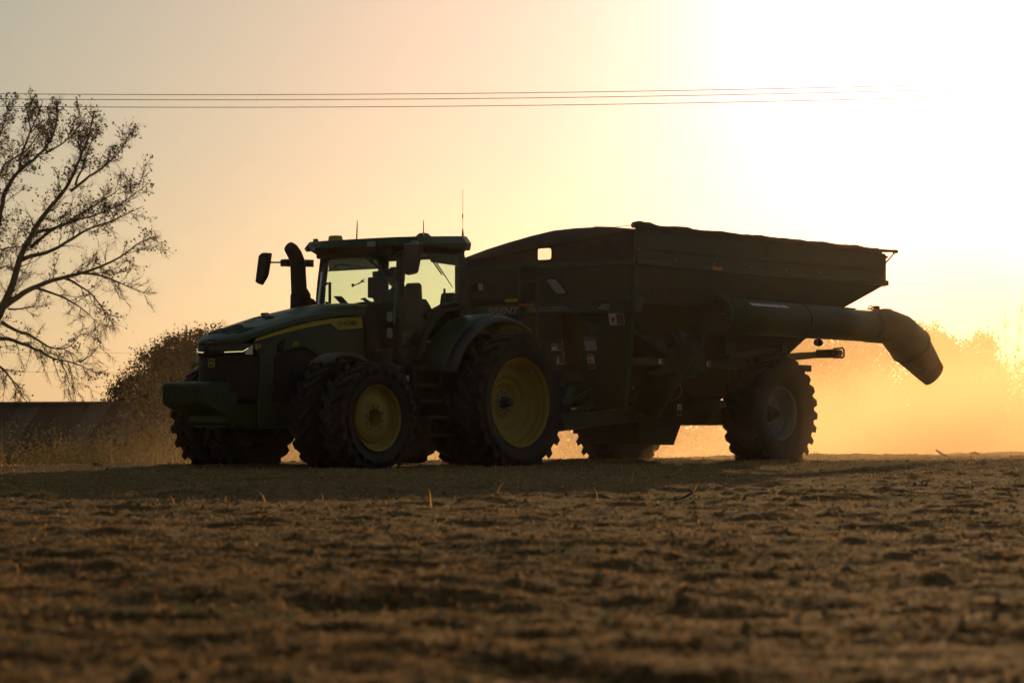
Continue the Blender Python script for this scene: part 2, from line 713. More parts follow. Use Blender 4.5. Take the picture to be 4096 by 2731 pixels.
def build_clods():
    n = 30000
    r = np.random.default_rng(15)
    y = 5.5 * (60 / 5.5) ** r.random(n)
    x = (r.random(n) * 2 - 1) * (y * 0.205 + 1.0)
    c = smooth_noise(x, y, 0.5, 41)
    keep = c > -.35
    x, y = x[keep], y[keep]
    n = len(x)
    z = ground_height(x, y)
    s = r.gamma(2.2, .0026, n) + .003
    base = np.array([[1, 0, 0], [0, 1, 0], [-1, 0, 0], [0, -1, 0], [0, 0, .8], [0, 0, -.6]])
    V = base[None] * s[:, None, None] * r.uniform(.6, 1.5, (n, 6, 1)) + r.normal(size=(n, 6, 3)) * s[:, None, None] * .28
    V += np.stack([x, y, z + s * .25], 1)[:, None, :]
    f = np.array([[0, 1, 4], [1, 2, 4], [2, 3, 4], [3, 0, 4], [1, 0, 5], [2, 1, 5], [3, 2, 5], [0, 3, 5]])
    T = (np.arange(n)[:, None, None] * 6 + f[None]).reshape(-1, 3)
    me = np_mesh('soil_clods', V.reshape(-1, 3), tris=T)
    at = me.attributes.new('tint', 'FLOAT_COLOR', 'POINT')
    col = np.ones((n, 6, 4), np.float32)
    col[:, :, :3] = (np.array([.36, .235, .10]) * r.uniform(.4, 1.5, n)[:, None])[:, None, :]
    at.data.foreach_set('color', col.ravel())
    o = mk('soil_clods', me, attr_mat('crumbled soil', 0.0, .95))
    tag(o, 'small crumbs of dry soil lying between the straw', 'soil', kind='stuff')


build_ground()
build_straw()
build_clods()

# ------------------------------------------------------------------ air and dust


def volume_mat(name, density, aniso, col, sculpt=None):
    m = bpy.data.materials.new(name)
    m.use_nodes = True
    t = m.node_tree
    t.nodes.remove(t.nodes['Principled BSDF'])
    v = t.nodes.new('ShaderNodeVolumePrincipled')
    v.inputs['Color'].default_value = (*col, 1)
    v.inputs['Density'].default_value = density
    v.inputs['Anisotropy'].default_value = aniso
    t.links.new(v.outputs[0], t.nodes['Material Output'].inputs['Volume'])
    if sculpt:
        sculpt(t, v)
    return m


HAZE_DENSITY = 0.00008
haze = mk('haze', G().box(-110, 110, -6, 300, -4.5, 16), volume_mat('haze air', HAZE_DENSITY, 0.80, (0.95, 0.88, 0.76)))
tag(haze, 'thin warm evening haze over the field', 'haze', kind='stuff')

DUST = 0.115


def dust_sculpt(t, v):
    """density in machine coordinates: a along travel, b to the near side, z up; thick behind the cart, low to the ground"""
    tc = t.nodes.new('ShaderNodeTexCoord')
    sp = t.nodes.new('ShaderNodeSeparateXYZ')
    t.links.new(tc.outputs['Object'], sp.inputs[0])

    def rng_(src, a, b, c, d, smooth=True):
        r = t.nodes.new('ShaderNodeMapRange')
        r.interpolation_type = 'SMOOTHSTEP' if smooth else 'LINEAR'
        r.inputs[1].default_value = a
        r.inputs[2].default_value = b
        r.inputs[3].default_value = c
        r.inputs[4].default_value = d
        t.links.new(src, r.inputs[0])
        return r.outputs[0]
    A, B, Z = sp.outputs
    nz = t.nodes.new('ShaderNodeTexNoise')
    nz.inputs['Scale'].default_value = 0.14
    nz.inputs['Detail'].default_value = 2.5
    nz.inputs['Roughness'].default_value = 0.6
    nz.inputs['Distortion'].default_value = 0.6
    t.links.new(tc.outputs['Object'], nz.inputs['Vector'])
    puff = rng_(nz.outputs['Fac'], 0.44, 0.60, 0.12, 1.35)
    along = rng_(A, 2.0, -13.0, 0.6, 1.0)
    front = rng_(A, 0.0, -8.0, 0.0, 1.0)
    side = math_node(t, 'MULTIPLY', math_node(t, 'MAXIMUM', rng_(B, 3.0, -3.5, 0.0, 1.0), rng_(B, 8.5, 1.5, 0.0, 0.30)), rng_(B, -16.0, -9.0, 0.0, 1.0))
    # plume rises as it drifts away behind
    top = rng_(A, 2.0, -40.0, 2.4, 6.2, False)
    zz = math_node(t, 'DIVIDE', math_node(t, 'ADD', Z, 3.0), math_node(t, 'ADD', top, 3.0))
    low = math_node(t, 'MAXIMUM', rng_(zz, 0.33, 0.85, 1.0, 0.0), rng_(zz, 0.6, 1.45, 0.28, 0.0))
    d = math_node(t, 'MULTIPLY', math_node(t, 'MULTIPLY', puff, along), math_node(t, 'MULTIPLY', low, side))
    d = math_node(t, 'MULTIPLY', d, front)
    d = math_node(t, 'MULTIPLY', d, DUST)
    t.links.new(d, v.inputs['Density'])


dust = mk('dust_cloud', G().box(-75, 10, -18, 8.6, -3.4, 9.0), volume_mat('field dust', 0.0, 0.70, (0.97, 0.695, 0.43), dust_sculpt))
TR_O = Vector((-1.161, 43.03, 0))
dust.location = TR_O
dust.rotation_euler = (0, 0, PHI)
tag(dust, 'golden dust cloud trailing behind the grain cart', 'dust', kind='stuff')

# ================================================================== wheels


def tyre_mesh(R_, w, r_bead, lugs, lug_h=0.05, name='tyre'):
    g = G()
    rc = R_ - lug_h
    prof = [(r_bead, -w * .36), (r_bead + .02, -w * .40), ((r_bead + rc) * .5, -w * .50), (rc - .055, -w * .50), (rc - .012, -w * .44),
            (rc, -w * .22), (rc + .004, 0), (rc, w * .22), (rc - .012, w * .44), (rc - .055, w * .50), ((r_bead + rc) * .5, w * .50), (r_bead + .02, w * .40), (r_bead, w * .36)]
    g.lathe(prof, 72)
    pitch = 2 * PI / lugs
    for s in (-1, 1):
        for k in range(lugs):
            a0 = k * pitch + (0 if s > 0 else pitch * .5)
            st = []
            for t in (0.0, 0.35, 0.7, 1.0, 1.12, 1.2):
                tt = min(t, 1.0)
                y = s * (-.02 * w + tt * w * .52)
                sweep = (tt ** 1.15) * w * .46 / R_
                rb = rc - .03 if t <= .7 else rc - .06
                top = R_ - .004 * tt if t <= 1 else (R_ - .07 if t < 1.15 else R_ - .145)
                if t > 1.15:
                    rb = R_ - .17
                    y = s * w * .50
                hw = pitch * R_ * (.165 + .075 * tt) if t <= 1 else pitch * R_ * .23
                st.append((a0 + sweep, y, rb, top, hw))
            vs, fs = [], []
            for (a, y, rb, top, hw) in st:
                for (rr, h) in ((rb, hw * 1.45), (top, hw * .80), (top, -hw * .80), (rb, -hw * 1.45)):
                    aa = a + h / R_
                    vs.append((rr * math.cos(aa), y, rr * math.sin(aa)))
            for i in range(len(st) - 1):
                for j in range(3):
                    fs.append((i * 4 + j, i * 4 + j + 1, i * 4 + 5 + j, i * 4 + 4 + j))
            fs.append((0, 3, 2, 1))
            e = (len(st) - 1) * 4
            fs.append((e, e + 1, e + 2, e + 3))
            g.add(vs, fs)
    return g


def bolt_geo(r=.02, h=.035):
    return G().lathe([(0, h), (r * .8, h), (r, h * .8), (r, 0)], 6)


class WheelKit:
    """one wheel: rim as the part, tyre, bolts and hub as its sub-parts; copies share meshes"""

    def __init__(s, rim_prof, rimmat, tyre_g, lip, bolts, bolt_mat, hub_prof=None, hub_mat=None, hole=None):
        s.lip, s.bolts = lip, bolts
        gg = G().lathe(rim_prof, 64)
        s.rim = mk('wheel', gg, rimmat, smooth=32)
        s.tyre = mk('tyre', tyre_g, rubber, smooth=35)
        s.bolt = mk('wheel_bolt', bolt_geo(), bolt_mat, smooth=35)
        s.hub = mk('hub', G().lathe(hub_prof, 24), hub_mat, smooth=35) if hub_prof else None
        s.first = True

    def place(s, parent, x, y, z, side, spin=0.0):
        """side +1 faces the near side; origin of the rim is its lip plane"""
        first = s.first
        s.first = False
        rim = s.rim if first else dup(s.rim)
        rim.parent = parent
        rim.location = (x, y + side * s.lip, z)
        rim.rotation_euler = (0, spin, 0 if side > 0 else PI)
        ty = s.tyre if first else dup(s.tyre)
        ty.parent = rim
        ty.location = (0, -s.lip, 0)
        if s.hub:
            h = s.hub if first else dup(s.hub)
            h.parent = rim
        k0 = True
        for (r, yy, n, off) in s.bolts:
            for k in range(n):
                a = 2 * PI * k / n + off
                b = s.bolt if (first and k0) else dup(s.bolt)
                k0 = False
                b.parent = rim
                b.location = (r * math.cos(a), yy, r * math.sin(a))
        return rim


# ================================================================== tractor
tractor = empty('tractor', TR_O, (0, 0, PHI))
tag(tractor, 'dark green tractor with yellow wheel rims pulling the grain cart', 'tractor')
T = tractor

front_kit = WheelKit(
    [(.462, 0), (.468, -.012), (.452, -.022), (.440, -.035), (.432, -.085), (.418, -.10), (.412, -.125), (.355, -.130), (.345, -.105), (.300, -.085), (.215, -.078), (.135, -.082), (.128, -.11), (.128, -.30), (.0, -.31)],
    yellow, tyre_mesh(.79, .42, .462, 21, .050), .195, [(.168, -.081, 10, .2)], steel)
rear_kit = WheelKit(
    [(.655, 0), (.663, -.014), (.648, -.028), (.632, -.045), (.622, -.12), (.604, -.135), (.598, -.20), (.585, -.225), (.52, -.265), (.47, -.255), (.40, -.27), (.36, -.315), (.315, -.318), (.27, -.33), (.23, -.362), (.205, -.352), (.07, -.352)],
    yellow, tyre_mesh(1.02, .48, .655, 23, .054), .20, [(.165, -.352, 10, .1), (.118, -.352, 10, .42)], steel,
    [(.0, -.20), (.055, -.20), (.06, -.215), (.06, -.31), (.085, -.32), (.09, -.355)], grey)
for side in (1, -1):
    for k, (b, b2) in enumerate(((1.49, 1.50), (.90, .87))):
        front_kit.place(T, 3.05, side * b, .742, side, spin=.31 * k + (0 if side > 0 else .17))
        rear_kit.place(T, 0.0, side * b2, .975, side, spin=.22 * k + (0 if side > 0 else .11))

# chassis, axles
g = G().prism([(-.55, .70), (-.55, 1.35), (.4, 1.45), (2.3, 1.35), (3.4, 1.25), (3.4, .70), (2.3, .58), (.4, .55)], 'y', -.30, .30)
mk('chassis', g, blackm, T, bevel=.03)
mk('front_frame', G().prism([(3.3, .62), (3.3, .98), (4.75, .98), (4.75, .66), (4.2, .58)], 'y', -.34, .34), green, T, bevel=.04)
g = G().tube([(3.05, -1.66, .742), (3.05, 1.40, .742)], .085, 16).box(2.9, 3.2, -.62, .62, .60, .90)
for s in (1, -1):
    g.lathe([(0, s * .50), (.26, s * .50), (.36, s * .56), (.38, s * .62), (.20, s * .66), (0, s * .66)], 24, 'y', (3.05, 0, .742))
mk('front_axle', g, green_dk, T, bevel=.02)
g = G().tube([(0, -1.35, .975), (0, 1.35, .975)], .055, 16).tube([(0, -.72, .975), (0, .72, .975)], .20, 20)
mk('rear_axle', g, green_dk, T, smooth=40)
g = G().tube([(-.5, 0, .5), (-1.08, 0, .47)], .05, 8).box(-1.12, -.98, -.06, .06, .42, .54).tube([(-.5, .38, .7), (-1.0, .42, .62)], .035, 8).tube([(-.5, -.38, .7), (-1.0, -.42, .62)], .035, 8)
mk('drawbar', g, blackm, T)
# tow plate under the weights
g = G()
g.box(4.53, 4.60, -.40, .36, .715, .745).box(4.53, 4.60, -.40, .36, .61, .64).box(4.53, 4.60, -.40, -.19, .64, .715).box(4.53, 4.60, .05, .36, .64, .715)
g.box(4.3, 4.53, -.36, .32, .61, .745)
mk('front_support', g, green, T, bevel=.008)
for y in (-.34, -.27, .17, .29):
    g = G().lathe([(0, .012), (.02, .012), (.022, 0)], 10, 'x', (4.60, y, .685))
    mk('support_bolt', g, blackm, T)

# hood shell: cross sections from the nose back to the cab
stations = [  # a, half width, side top, shoulder z, crown z, bottom
    (4.672, .12, 1.785, 1.802, 1.808, 1.758), (4.645, .24, 1.787, 1.815, 1.828, 1.758), (4.585, .335, 1.790, 1.842, 1.862, 1.760), (4.48, .408, 1.800, 1.892, 1.916, 1.765),
    (4.28, .446, 1.872, 1.950, 1.978, 1.842), (4.0, .462, 1.942, 2.03, 2.066, 1.914), (3.6, .472, 2.046, 2.135, 2.172, 2.018), (3.2, .478, 2.130, 2.222, 2.258, 2.101),
    (2.8, .482, 2.192, 2.297, 2.334, 2.164), (2.45, .485, 2.222, 2.345, 2.380, 2.198), (2.10, .487, 2.234, 2.368, 2.402, 2.210), (1.86, .487, 2.236, 2.372, 2.406, 2.212)]
rows = []
for a, w, zs, zh, zc, zb in stations:
    half = [(w, zb), (w, zs), (w * .965, zs + (zh - zs) * .55), (w * .80, zh), (w * .62, zh + (zc - zh) * .45), (w * .44, zh + (zc - zh) * .55), (w * .34, zc), (0, zc + .004)]
    rows.append([(a, y, z) for y, z in half] + [(a, -y, z) for y, z in half[-2::-1]])
g = G().grid(rows)
g.add([(4.672, -.12, 1.758), (4.672, .12, 1.758), (4.672, .12, 1.785), (4.672, -.12, 1.785)], [(0, 1, 2, 3)])
hood = mk('hood', g, green, T, smooth=28, solid=.012)


def hood_z(a, frac):
    """height of the hood surface at station a and fraction of half width"""
    A = [s[0] for s in stations][::-1]
    f = lambda i: float(np.interp(a, A, [s[i] for s in stations][::-1]))
    w, zs, zh, zc = f(1), f(2), f(3), f(4)
    xs = [0, .34, .44, .62, .80, .965, 1.0]
    zz = [zc + .004, zc, zh + (zc - zh) * .55, zh + (zc - zh) * .45, zh, zs + (zh - zs) * .55, zs]
    return w, float(np.interp(abs(frac), xs, zz))


def hood_patch(name, corners, m, lift=.016):
    """louvre panel lying on the hood: four (a, fraction) corners"""
    pts = []
    for a, fr in corners:
        w, z = hood_z(a, fr)
        pts.append((a, fr * w, z + lift))
    low = [(p[0], p[1], p[2] - .012) for p in pts]
    return mk(name, G().hexa(low, pts), m, hood)


for s in (1, -1):
    hood_patch('hood_louvre', [(4.48, s * .05), (4.08, s * .05), (4.20, s * .40), (4.50, s * .36)], blackm)
    hood_patch('hood_louvre', [(4.52, s * .48), (4.20, s * .50), (4.14, s * .78), (4.40, s * .80)], blackm)
    hood_patch('hood_vent', [(3.70, s * .05), (3.58, s * .05), (3.62, s * .40), (3.76, s * .36)], blackm)
hood_patch('hood_badge', [(4.0, -.05), (3.92, -.05), (3.84, .12), (3.96, .06)], grey)
w_, z_ = hood_z(3.35, -.5)
mk('hood_latch', G().prism([(3.38, z_), (3.37, z_ + .035), (3.30, z_ + .04), (3.26, z_)], 'y', -.32, -.24), black, hood)

# nose: grille, lamp band, lower shell
plan = [(3.98, .452), (4.16, .452), (4.30, .446), (4.46, .416), (4.575, .345), (4.64, .24), (4.668, .12), (4.674, 0)]
plan = plan + [(a, -y) for a, y in plan[-2::-1]]


def plan_at(t, z=0, out=0.0, k=1.0):
    """point on the nose plan, t runs along the near half from its back end to the middle, then to the far side"""
    ps = [Vector((a, y, 0)) for a, y in plan]
    L = [0]
    for i in range(1, len(ps)):
        L.append(L[-1] + (ps[i] - ps[i - 1]).length)
    d = t * L[-1]
    i = min(max(int(np.searchsorted(L, d)) - 1, 0), len(ps) - 2)
    f = (d - L[i]) / (L[i + 1] - L[i])
    p = ps[i].lerp(ps[i + 1], f)
    tn = (ps[i + 1] - ps[i]).normalized()
    nr = Vector((-tn.y, tn.x, 0))
    if nr.dot(Vector((p.x - 4.0, p.y, 0))) < 0:
        nr = -nr
    p = p + nr * out
    return (p.x, p.y, z)


def nose_strip(t0, t1, z0, z1, out, n=10, z0b=None, z1b=None):
    rows = []
    for i in range(n + 1):
        t = t0 + (t1 - t0) * i / n
        f = i / n
        zz0 = z0 if z0b is None else z0 + (z0b - z0) * f
        zz1 = z1 if z1b is None else z1 + (z1b - z1) * f
        rows.append([plan_at(t, zz0, out), plan_at(t, zz1, out)])
    return G().grid(rows)


mk('nose_shell', nose_strip(0, 1, 1.60, 1.77, -.012, 40), black, T, smooth=50, solid=.02)
g = nose_strip(0.03, .97, .96, 1.60, -.03, 40)
grille = mk('grille', g, blackm, T, smooth=50, solid=.02)
for i in range(17):
    z = 1.02 + i * .034
    mk('grille_bar', nose_strip(.10, .90, z, z + .010, -.012, 18), black, grille, solid=.006)
# headlights
for k, (t0, t1) in enumerate(((.405, .160), (.535, .720))):
    hl = mk('headlight', nose_strip(t0, t1, 1.622, 1.742, .004, 12, 1.612, 1.765), black, T, smooth=60, solid=.012)
    mk('reflector', nose_strip(t0 + (t1 - t0) * .74, t0 + (t1 - t0) * .99, 1.618, 1.66, .014, 6, 1.618, 1.758), chrome, hl, solid=.004)
    g = nose_strip(t0 + (t1 - t0) * .14, t0 + (t1 - t0) * .66, 1.645, 1.651, .016, 10, 1.656, 1.662)
    rr = nose_strip(t0 + (t1 - t0) * .66, t0 + (t1 - t0) * .84, 1.656, 1.662, .016, 6, 1.704, 1.710)
    g.add(rr.v, rr.f)
    mk('light_strip', g, lamp_led, hl, solid=.003)
# emblem on the grille: rounded shield with a leaping deer
emb = mk('emblem', G(), green, T)
emb_c = Vector(plan_at(.475, 1.50, .012))


def deer(cx, cy, s):
    P = [(-.5, .05), (-.35, .18), (-.1, .16), (.1, .22), (.22, .42), (.16, .62), (.24, .66), (.26, .52), (.34, .50), (.48, .42), (.46, .36), (.34, .36), (.30, .10), (.52, -.12), (.70, -.10), (.70, -.18), (.46, -.22), (.22, -.04), (-.12, -.02), (-.26, -.20), (-.52, -.30), (-.74, -.52), (-.80, -.46), (-.58, -.20), (-.42, -.10)]
    return [(cx - x * s, cy + y * s) for x, y in P]


def rrect(cx, cy, hw, hh, r, n=4):
    pts = []
    for sx, sy, a0 in ((1, 1, 0), (-1, 1, 90), (-1, -1, 180), (1, -1, 270)):
        for k in range(n + 1):
            a = R(a0 + 90 * k / n)
            pts.append((cx + sx * (hw - r) + r * math.cos(a), cy + sy * (hh - r) + r * math.sin(a)))
    return pts


emb.data.clear_geometry()
g = G().prism(rrect(emb_c.y, emb_c.z, .062, .058, .02), 'x', emb_c.x - .02, emb_c.x + .004)
emb.data.from_pydata(g.v, [], g.f)
ring = G()
outer, inner = rrect(emb_c.y, emb_c.z, .062, .058, .02), rrect(emb_c.y, emb_c.z, .054, .050, .016)
n = len(outer)
ring.add([(emb_c.x + .008, *p) for p in outer] + [(emb_c.x + .008, *p) for p in inner], [(i, (i + 1) % n, n + (i + 1) % n, n + i) for i in range(n)])
mk('emblem_border', ring, yellowd, emb, solid=.004)
mk('emblem_deer', G().prism(deer(emb_c.y, emb_c.z - .004, .05), 'x', emb_c.x + .005, emb_c.x + .010), yellowd, emb)

# side panels of the hood
for s in (1, -1):
    lo, hi = (s * .448, s * .470) if s > 0 else (-.470, -.448)
    g = G().prism([(4.30, 1.79), (3.6, 1.955), (2.78, 2.098), (2.08, 2.16), (2.06, 1.50), (2.75, 1.47), (3.05, 1.66), (3.30, 1.745), (3.60, 1.70), (3.90, 1.60), (3.93, .90), (4.02, .62), (4.18, .60), (4.19, .96), (4.16, 1.60), (4.20, 1.70)], 'y', lo, hi)
    sp = mk('side_panel', g, green, T, bevel=.008)
    e = s * .4705
    lo, hi = sorted((e, e + s * .006))
    mk('yellow_stripe', G().prism([(4.275, 1.802), (4.24, 1.840), (3.9, 1.932), (3.5, 2.033), (3.1, 2.108), (2.763, 2.160), (2.45, 2.188), (2.12, 2.200), (2.10, 2.045), (2.600, 2.000), (2.763, 2.092), (3.1, 2.045), (3.5, 1.972), (3.9, 1.888)], 'y', lo, hi), yellowd, sp)
    mk('stripe_edge', G().prism([(2.10, 2.040), (2.605, 1.994), (2.768, 2.086), (3.1, 2.039), (3.1, 2.026), (2.760, 2.072), (2.595, 1.978), (2.10, 2.024)], 'y', lo, hi), black, sp)
    mk('side_vent', G().prism([(3.84, 1.652), (3.825, 1.78), (3.80, 1.805), (3.67, 1.858), (3.725, 1.672)], 'y', lo, hi), blackm, sp)
    mk('badge_panel', G().prism([(4.29, 1.785), (3.95, 1.872), (3.82, 1.88), (4.05, 1.74), (4.12, 1.62), (4.24, 1.64)], 'y', lo, hi), black, sp)
    if s > 0:
        y1 = e + .007
        text('lettering', 'J', .106, sp, (2.606, y1, 2.060), 'left', black, sx=.90, bold=.002)
        text('lettering', 'OHN', .082, sp, (2.570, y1, 2.068), 'left', black, sx=.76, bold=.002, roll=R(2))
        text('lettering', 'D', .104, sp, (2.410, y1, 2.073), 'left', black, sx=.82, bold=.002)
        text('lettering', 'EERE', .082, sp, (2.346, y1, 2.080), 'left', black, sx=.74, bold=.002, roll=R(2))
        text('lettering', '8', .105, sp, (4.268, y1, 1.690), 'left', yellowd, sx=1.15, bold=.002, roll=R(7))
        text('lettering', 'R', .072, sp, (4.195, y1, 1.716), 'left', yellowd, sx=1.15, bold=.002, roll=R(7))
        text('lettering', '340', .083, sp, (3.535, y1, 1.752), 'left', yellowd, sx=1.05, bold=.001, roll=R(8), shear=.15)
# engine bay behind the wheel, dark
mk('engine', G().box(2.2, 4.1, -.40, .40, .95, 1.85).box(2.3, 3.5, -.43, .43, 1.0, 1.42), blackm, T)
# hood rear collar
mk('hood_collar', G().prism([(2.10, 2.22), (1.96, 2.38), (1.86, 2.36), (1.80, 1.9), (1.84, 1.5), (1.98, 1.5), (2.02, 2.0)], 'y', -.50, .50), black, T, bevel=.02)

# suitcase weights
wprof = [(5.13, .955), (5.135, 1.175), (5.12, 1.205), (5.09, 1.228), (5.04, 1.236), (4.72, 1.236), (4.675, 1.222), (4.655, 1.13), (4.70, 1.105), (4.76, 1.10), (4.775, .955), (4.66, .945), (4.64, .80), (4.66, .775), (4.76, .772), (5.08, .915)]
w0 = None
for i in range(20):
    b = -.470 + .0447 * i
    if w0 is None:
        w0 = mk('suitcase_weight', G().prism(wprof, 'y', -.0172, .0172), green, T, bevel=.007, seg=2)
        o = w0
    else:
        o = dup(w0, T)
    o.location = (0, b + .0195, 0)
mk('weight_handle', G().box(4.86, 4.98, .4065, .412, 1.165, 1.205), blackm, T)
g = G().box(4.57, 4.80, -.46, .40, .96, 1.075)
mk('weight_bracket', g, green, T, bevel=.012)
mk('weight_lock', G().box(4.56, 4.77, .401, .425, .945, 1.085), green_dk, T, bevel=.006)
for z in (1.03, 1.075):
    mk('weight_bolt', G().lathe([(0, .01), (.014, .01), (.016, 0)], 8, 'y', (4.81, .4085, z)), blackm, T)

# front fenders over the front wheels
for s in (1, -1):
    rows = []
    for k in range(11):
        a = R(58 + 72 * k / 10)
        r = .90 + .012 * math.sin(k * PI / 10)
        rows.append([(3.05 + r * math.cos(a) + .25, s * y, .74 + r * math.sin(a) + .0) for y in (1.02, 1.06, 1.30, 1.34)])
    for rw in rows:
        rw[0] = (rw[0][0], rw[0][1], rw[0][2] - .04)
        rw[3] = (rw[3][0], rw[3][1], rw[3][2] - .05)
    mk('front_fender', G().grid(rows), grey, T, smooth=50, solid=.02)
    mk('fender_arm', G().tube([(3.25, s * .5, .95), (3.4, s * .95, 1.15), (3.3, s * 1.15, 1.58)], .025, 8), black, T)

# rear fenders
for s in (1, -1):
    rows, lip = [], []
    for k in range(19):
        a = R(20 + 100 * k / 18)
        r = 1.27
        ca, sa = math.cos(a), math.sin(a)
        ys = (.70, .80, 1.05, 1.24, 1.30)
        rr = (r - .10, r, r + .012, r, r - .035)
        rows.append([(.06 + rad * ca, s * y, 1.0 + rad * sa) for y, rad in zip(ys, rr)])
        lip.append([(.06 + rad * ca, s * y, 1.0 + rad * sa) for y, rad in ((1.295, r - .02), (1.42, r - .05), (1.46, r - .10))])
    f = mk('rear_fender', G().grid(rows), green, T, smooth=40, solid=.025)
    mk('fender_flare', G().grid(lip), grey, f, smooth=40, solid=.02)
    # inner wall between fender and cab
    mk('fender_wall', G().prism([(1.24, 1.43), (.9, 1.9), (.45, 2.2), (-.2, 2.26), (-.5, 2.1), (-.5, 1.3), (.3, 1.1)], 'y', *sorted((s * .68, s * .705))), green, f)

# ------------------------------------------------------------------ cab
mk('cab_floor', G().prism([(1.95, 1.45), (1.93, 1.72), (.55, 1.78), (.28, 2.30), (.18, 2.28), (.18, 1.45)], 'y', -.80, .80), black, T, bevel=.03)


def pillar(pts, wa, wb, name='cab_pillar'):
    """pillar of rectangular section through (a,b,z) points"""
    rows = []
    for a, b, z in pts:
        rows.append([(a - wa, b - wb, z), (a + wa, b - wb, z), (a + wa, b + wb, z), (a - wa, b + wb, z)])
    g = G()
    for i in range(len(rows) - 1):
        g.hexa(rows[i], rows[i + 1])
    return mk(name, g, black, T, bevel=.012)


for s in (1, -1):
    pillar([(1.70, s * .795, 1.55), (1.69, s * .80, 2.2), (1.65, s * .79, 2.7), (1.58, s * .77, 3.22)], .05, .055)
    pillar([(.34, s * .80, 2.28), (.33, s * .80, 2.6), (.31, s * .78, 3.0), (.33, s * .76, 3.24)], .065, .06)
    # sloping rear frame following the fender
    g = G().tube([(1.32, s * .84, 1.60), (1.15, s * .845, 1.95), (.95, s * .845, 2.2), (.75, s * .84, 2.34), (.33, s * .83, 2.40)], .05, 6)
    mk('door_frame', g, black, T)
    # side glass, slightly bowed
    gp = [(1.65, 1.78), (1.63, 2.3), (1.59, 2.8), (1.54, 3.16), (.37, 3.16), (.36, 2.8), (.39, 2.40), (.80, 2.33), (1.10, 2.05), (1.25, 1.78)]
    mk('door_glass' if s > 0 else 'side_glass', G().prism(gp, 'y', *sorted((s * .838, s * .846))), cabglass, T)
# windshield curved in plan
rows = []
for z, a0, w in ((2.10, 1.80, .79), (2.5, 1.77, .785), (2.9, 1.72, .77), (3.18, 1.66, .755)):
    rows.append([(a0 + .12 * math.cos(t) - .12, w * math.sin(t) / math.sin(R(50)), z) for t in np.linspace(R(-50), R(50), 15)])
g = G().grid(rows)
mk('windshield', g, cabglass, T, smooth=60, solid=.008)
rows = []
for z, a0, w in ((2.30, .24, .74), (2.7, .235, .735), (3.14, .26, .72)):
    rows.append([(a0 - .10 * math.cos(t) + .06, w * math.sin(t) / math.sin(R(60)), z) for t in np.linspace(R(-60), R(60), 13)])
mk('rear_glass', G().grid(rows), cabglass, T, smooth=60, solid=.008)
# header frames under the roof
mk('cab_header', G().prism([(1.62, 3.10), (1.72, 3.24), (.24, 3.26), (.26, 3.12), (.40, 3.15), (1.0, 3.155)], 'y', .72, .82).prism([(1.62, 3.10), (1.72, 3.24), (.24, 3.26), (.26, 3.12), (.40, 3.15), (1.0, 3.155)], 'y', -.82, -.72).box(1.56, 1.80, -.76, .76, 3.10, 3.24).box(.20, .30, -.74, .74, 3.13, 3.26), black, T, bevel=.02)
mk('quarter_trim', G().prism([(1.10, 3.16), (.98, 3.03), (.40, 3.0), (.35, 3.05), (.35, 3.18)], 'y', .80, .825), black, T)

# roof
ro = [(1.98, -.50), (1.90, -.80), (1.80, -.98), (1.45, -1.02), (.42, -.98), (.20, -.88), (.15, -.60), (.15, .60), (.20, .88), (.42, .98), (1.20, 1.03), (1.52, 1.02), (1.80, .88), (1.93, .55)]


def zt(a):
    return 3.30 + (1.98 - a) * .055


n = len(ro)
bot = [(a, b, 3.235) for a, b in ro]
mid = [(a + .015 * (1 if a > 1 else -1), b * 1.015, zt(a) - .055) for a, b in ro]
top = [(1.05 + (a - 1.05) * .955, b * .955, zt(a) + .05) for a, b in ro]
g = G()
vs = bot + mid + top
fs = [tuple(range(n - 1, -1, -1)), tuple(range(2 * n, 3 * n))]
for k in (0, 1):
    fs += [(k * n + i, k * n + (i + 1) % n, (k + 1) * n + (i + 1) % n, (k + 1) * n + i) for i in range(n)]
g.add(vs, fs)
roof = mk('roof', g, green, T, bevel=.018)
# dark visor under the roof front
under = [(1.05 + (a - 1.05) * .95, b * .95, 3.236) for a, b in ro]
under2 = [(1.05 + (a - 1.05) * .86, b * .86, 3.165) for a, b in ro]
mk('roof_underside', G().hexa(under2, under), black, roof)


def work_light(name, c, nrm, w, h):
    """square lamp: housing with a clear lens, facing nrm"""
    nrm = Vector(nrm).normalized()
    ux = Vector((0, 0, 1)).cross(nrm).normalized()
    uz = nrm.cross(ux)
    c = Vector(c)

    def quad(k, d):
        return [c + ux * sx * w * k + uz * sz * h * k + nrm * d for sx, sz in ((-1, -1), (1, -1), (1, 1), (-1, 1))]
    o = mk(name, G().hexa(quad(1, -.06), quad(1, .0)), black, roof)
    mk('lens', G().hexa(quad(.86, .001), quad(.80, .012)), clearlens, o)
    return o


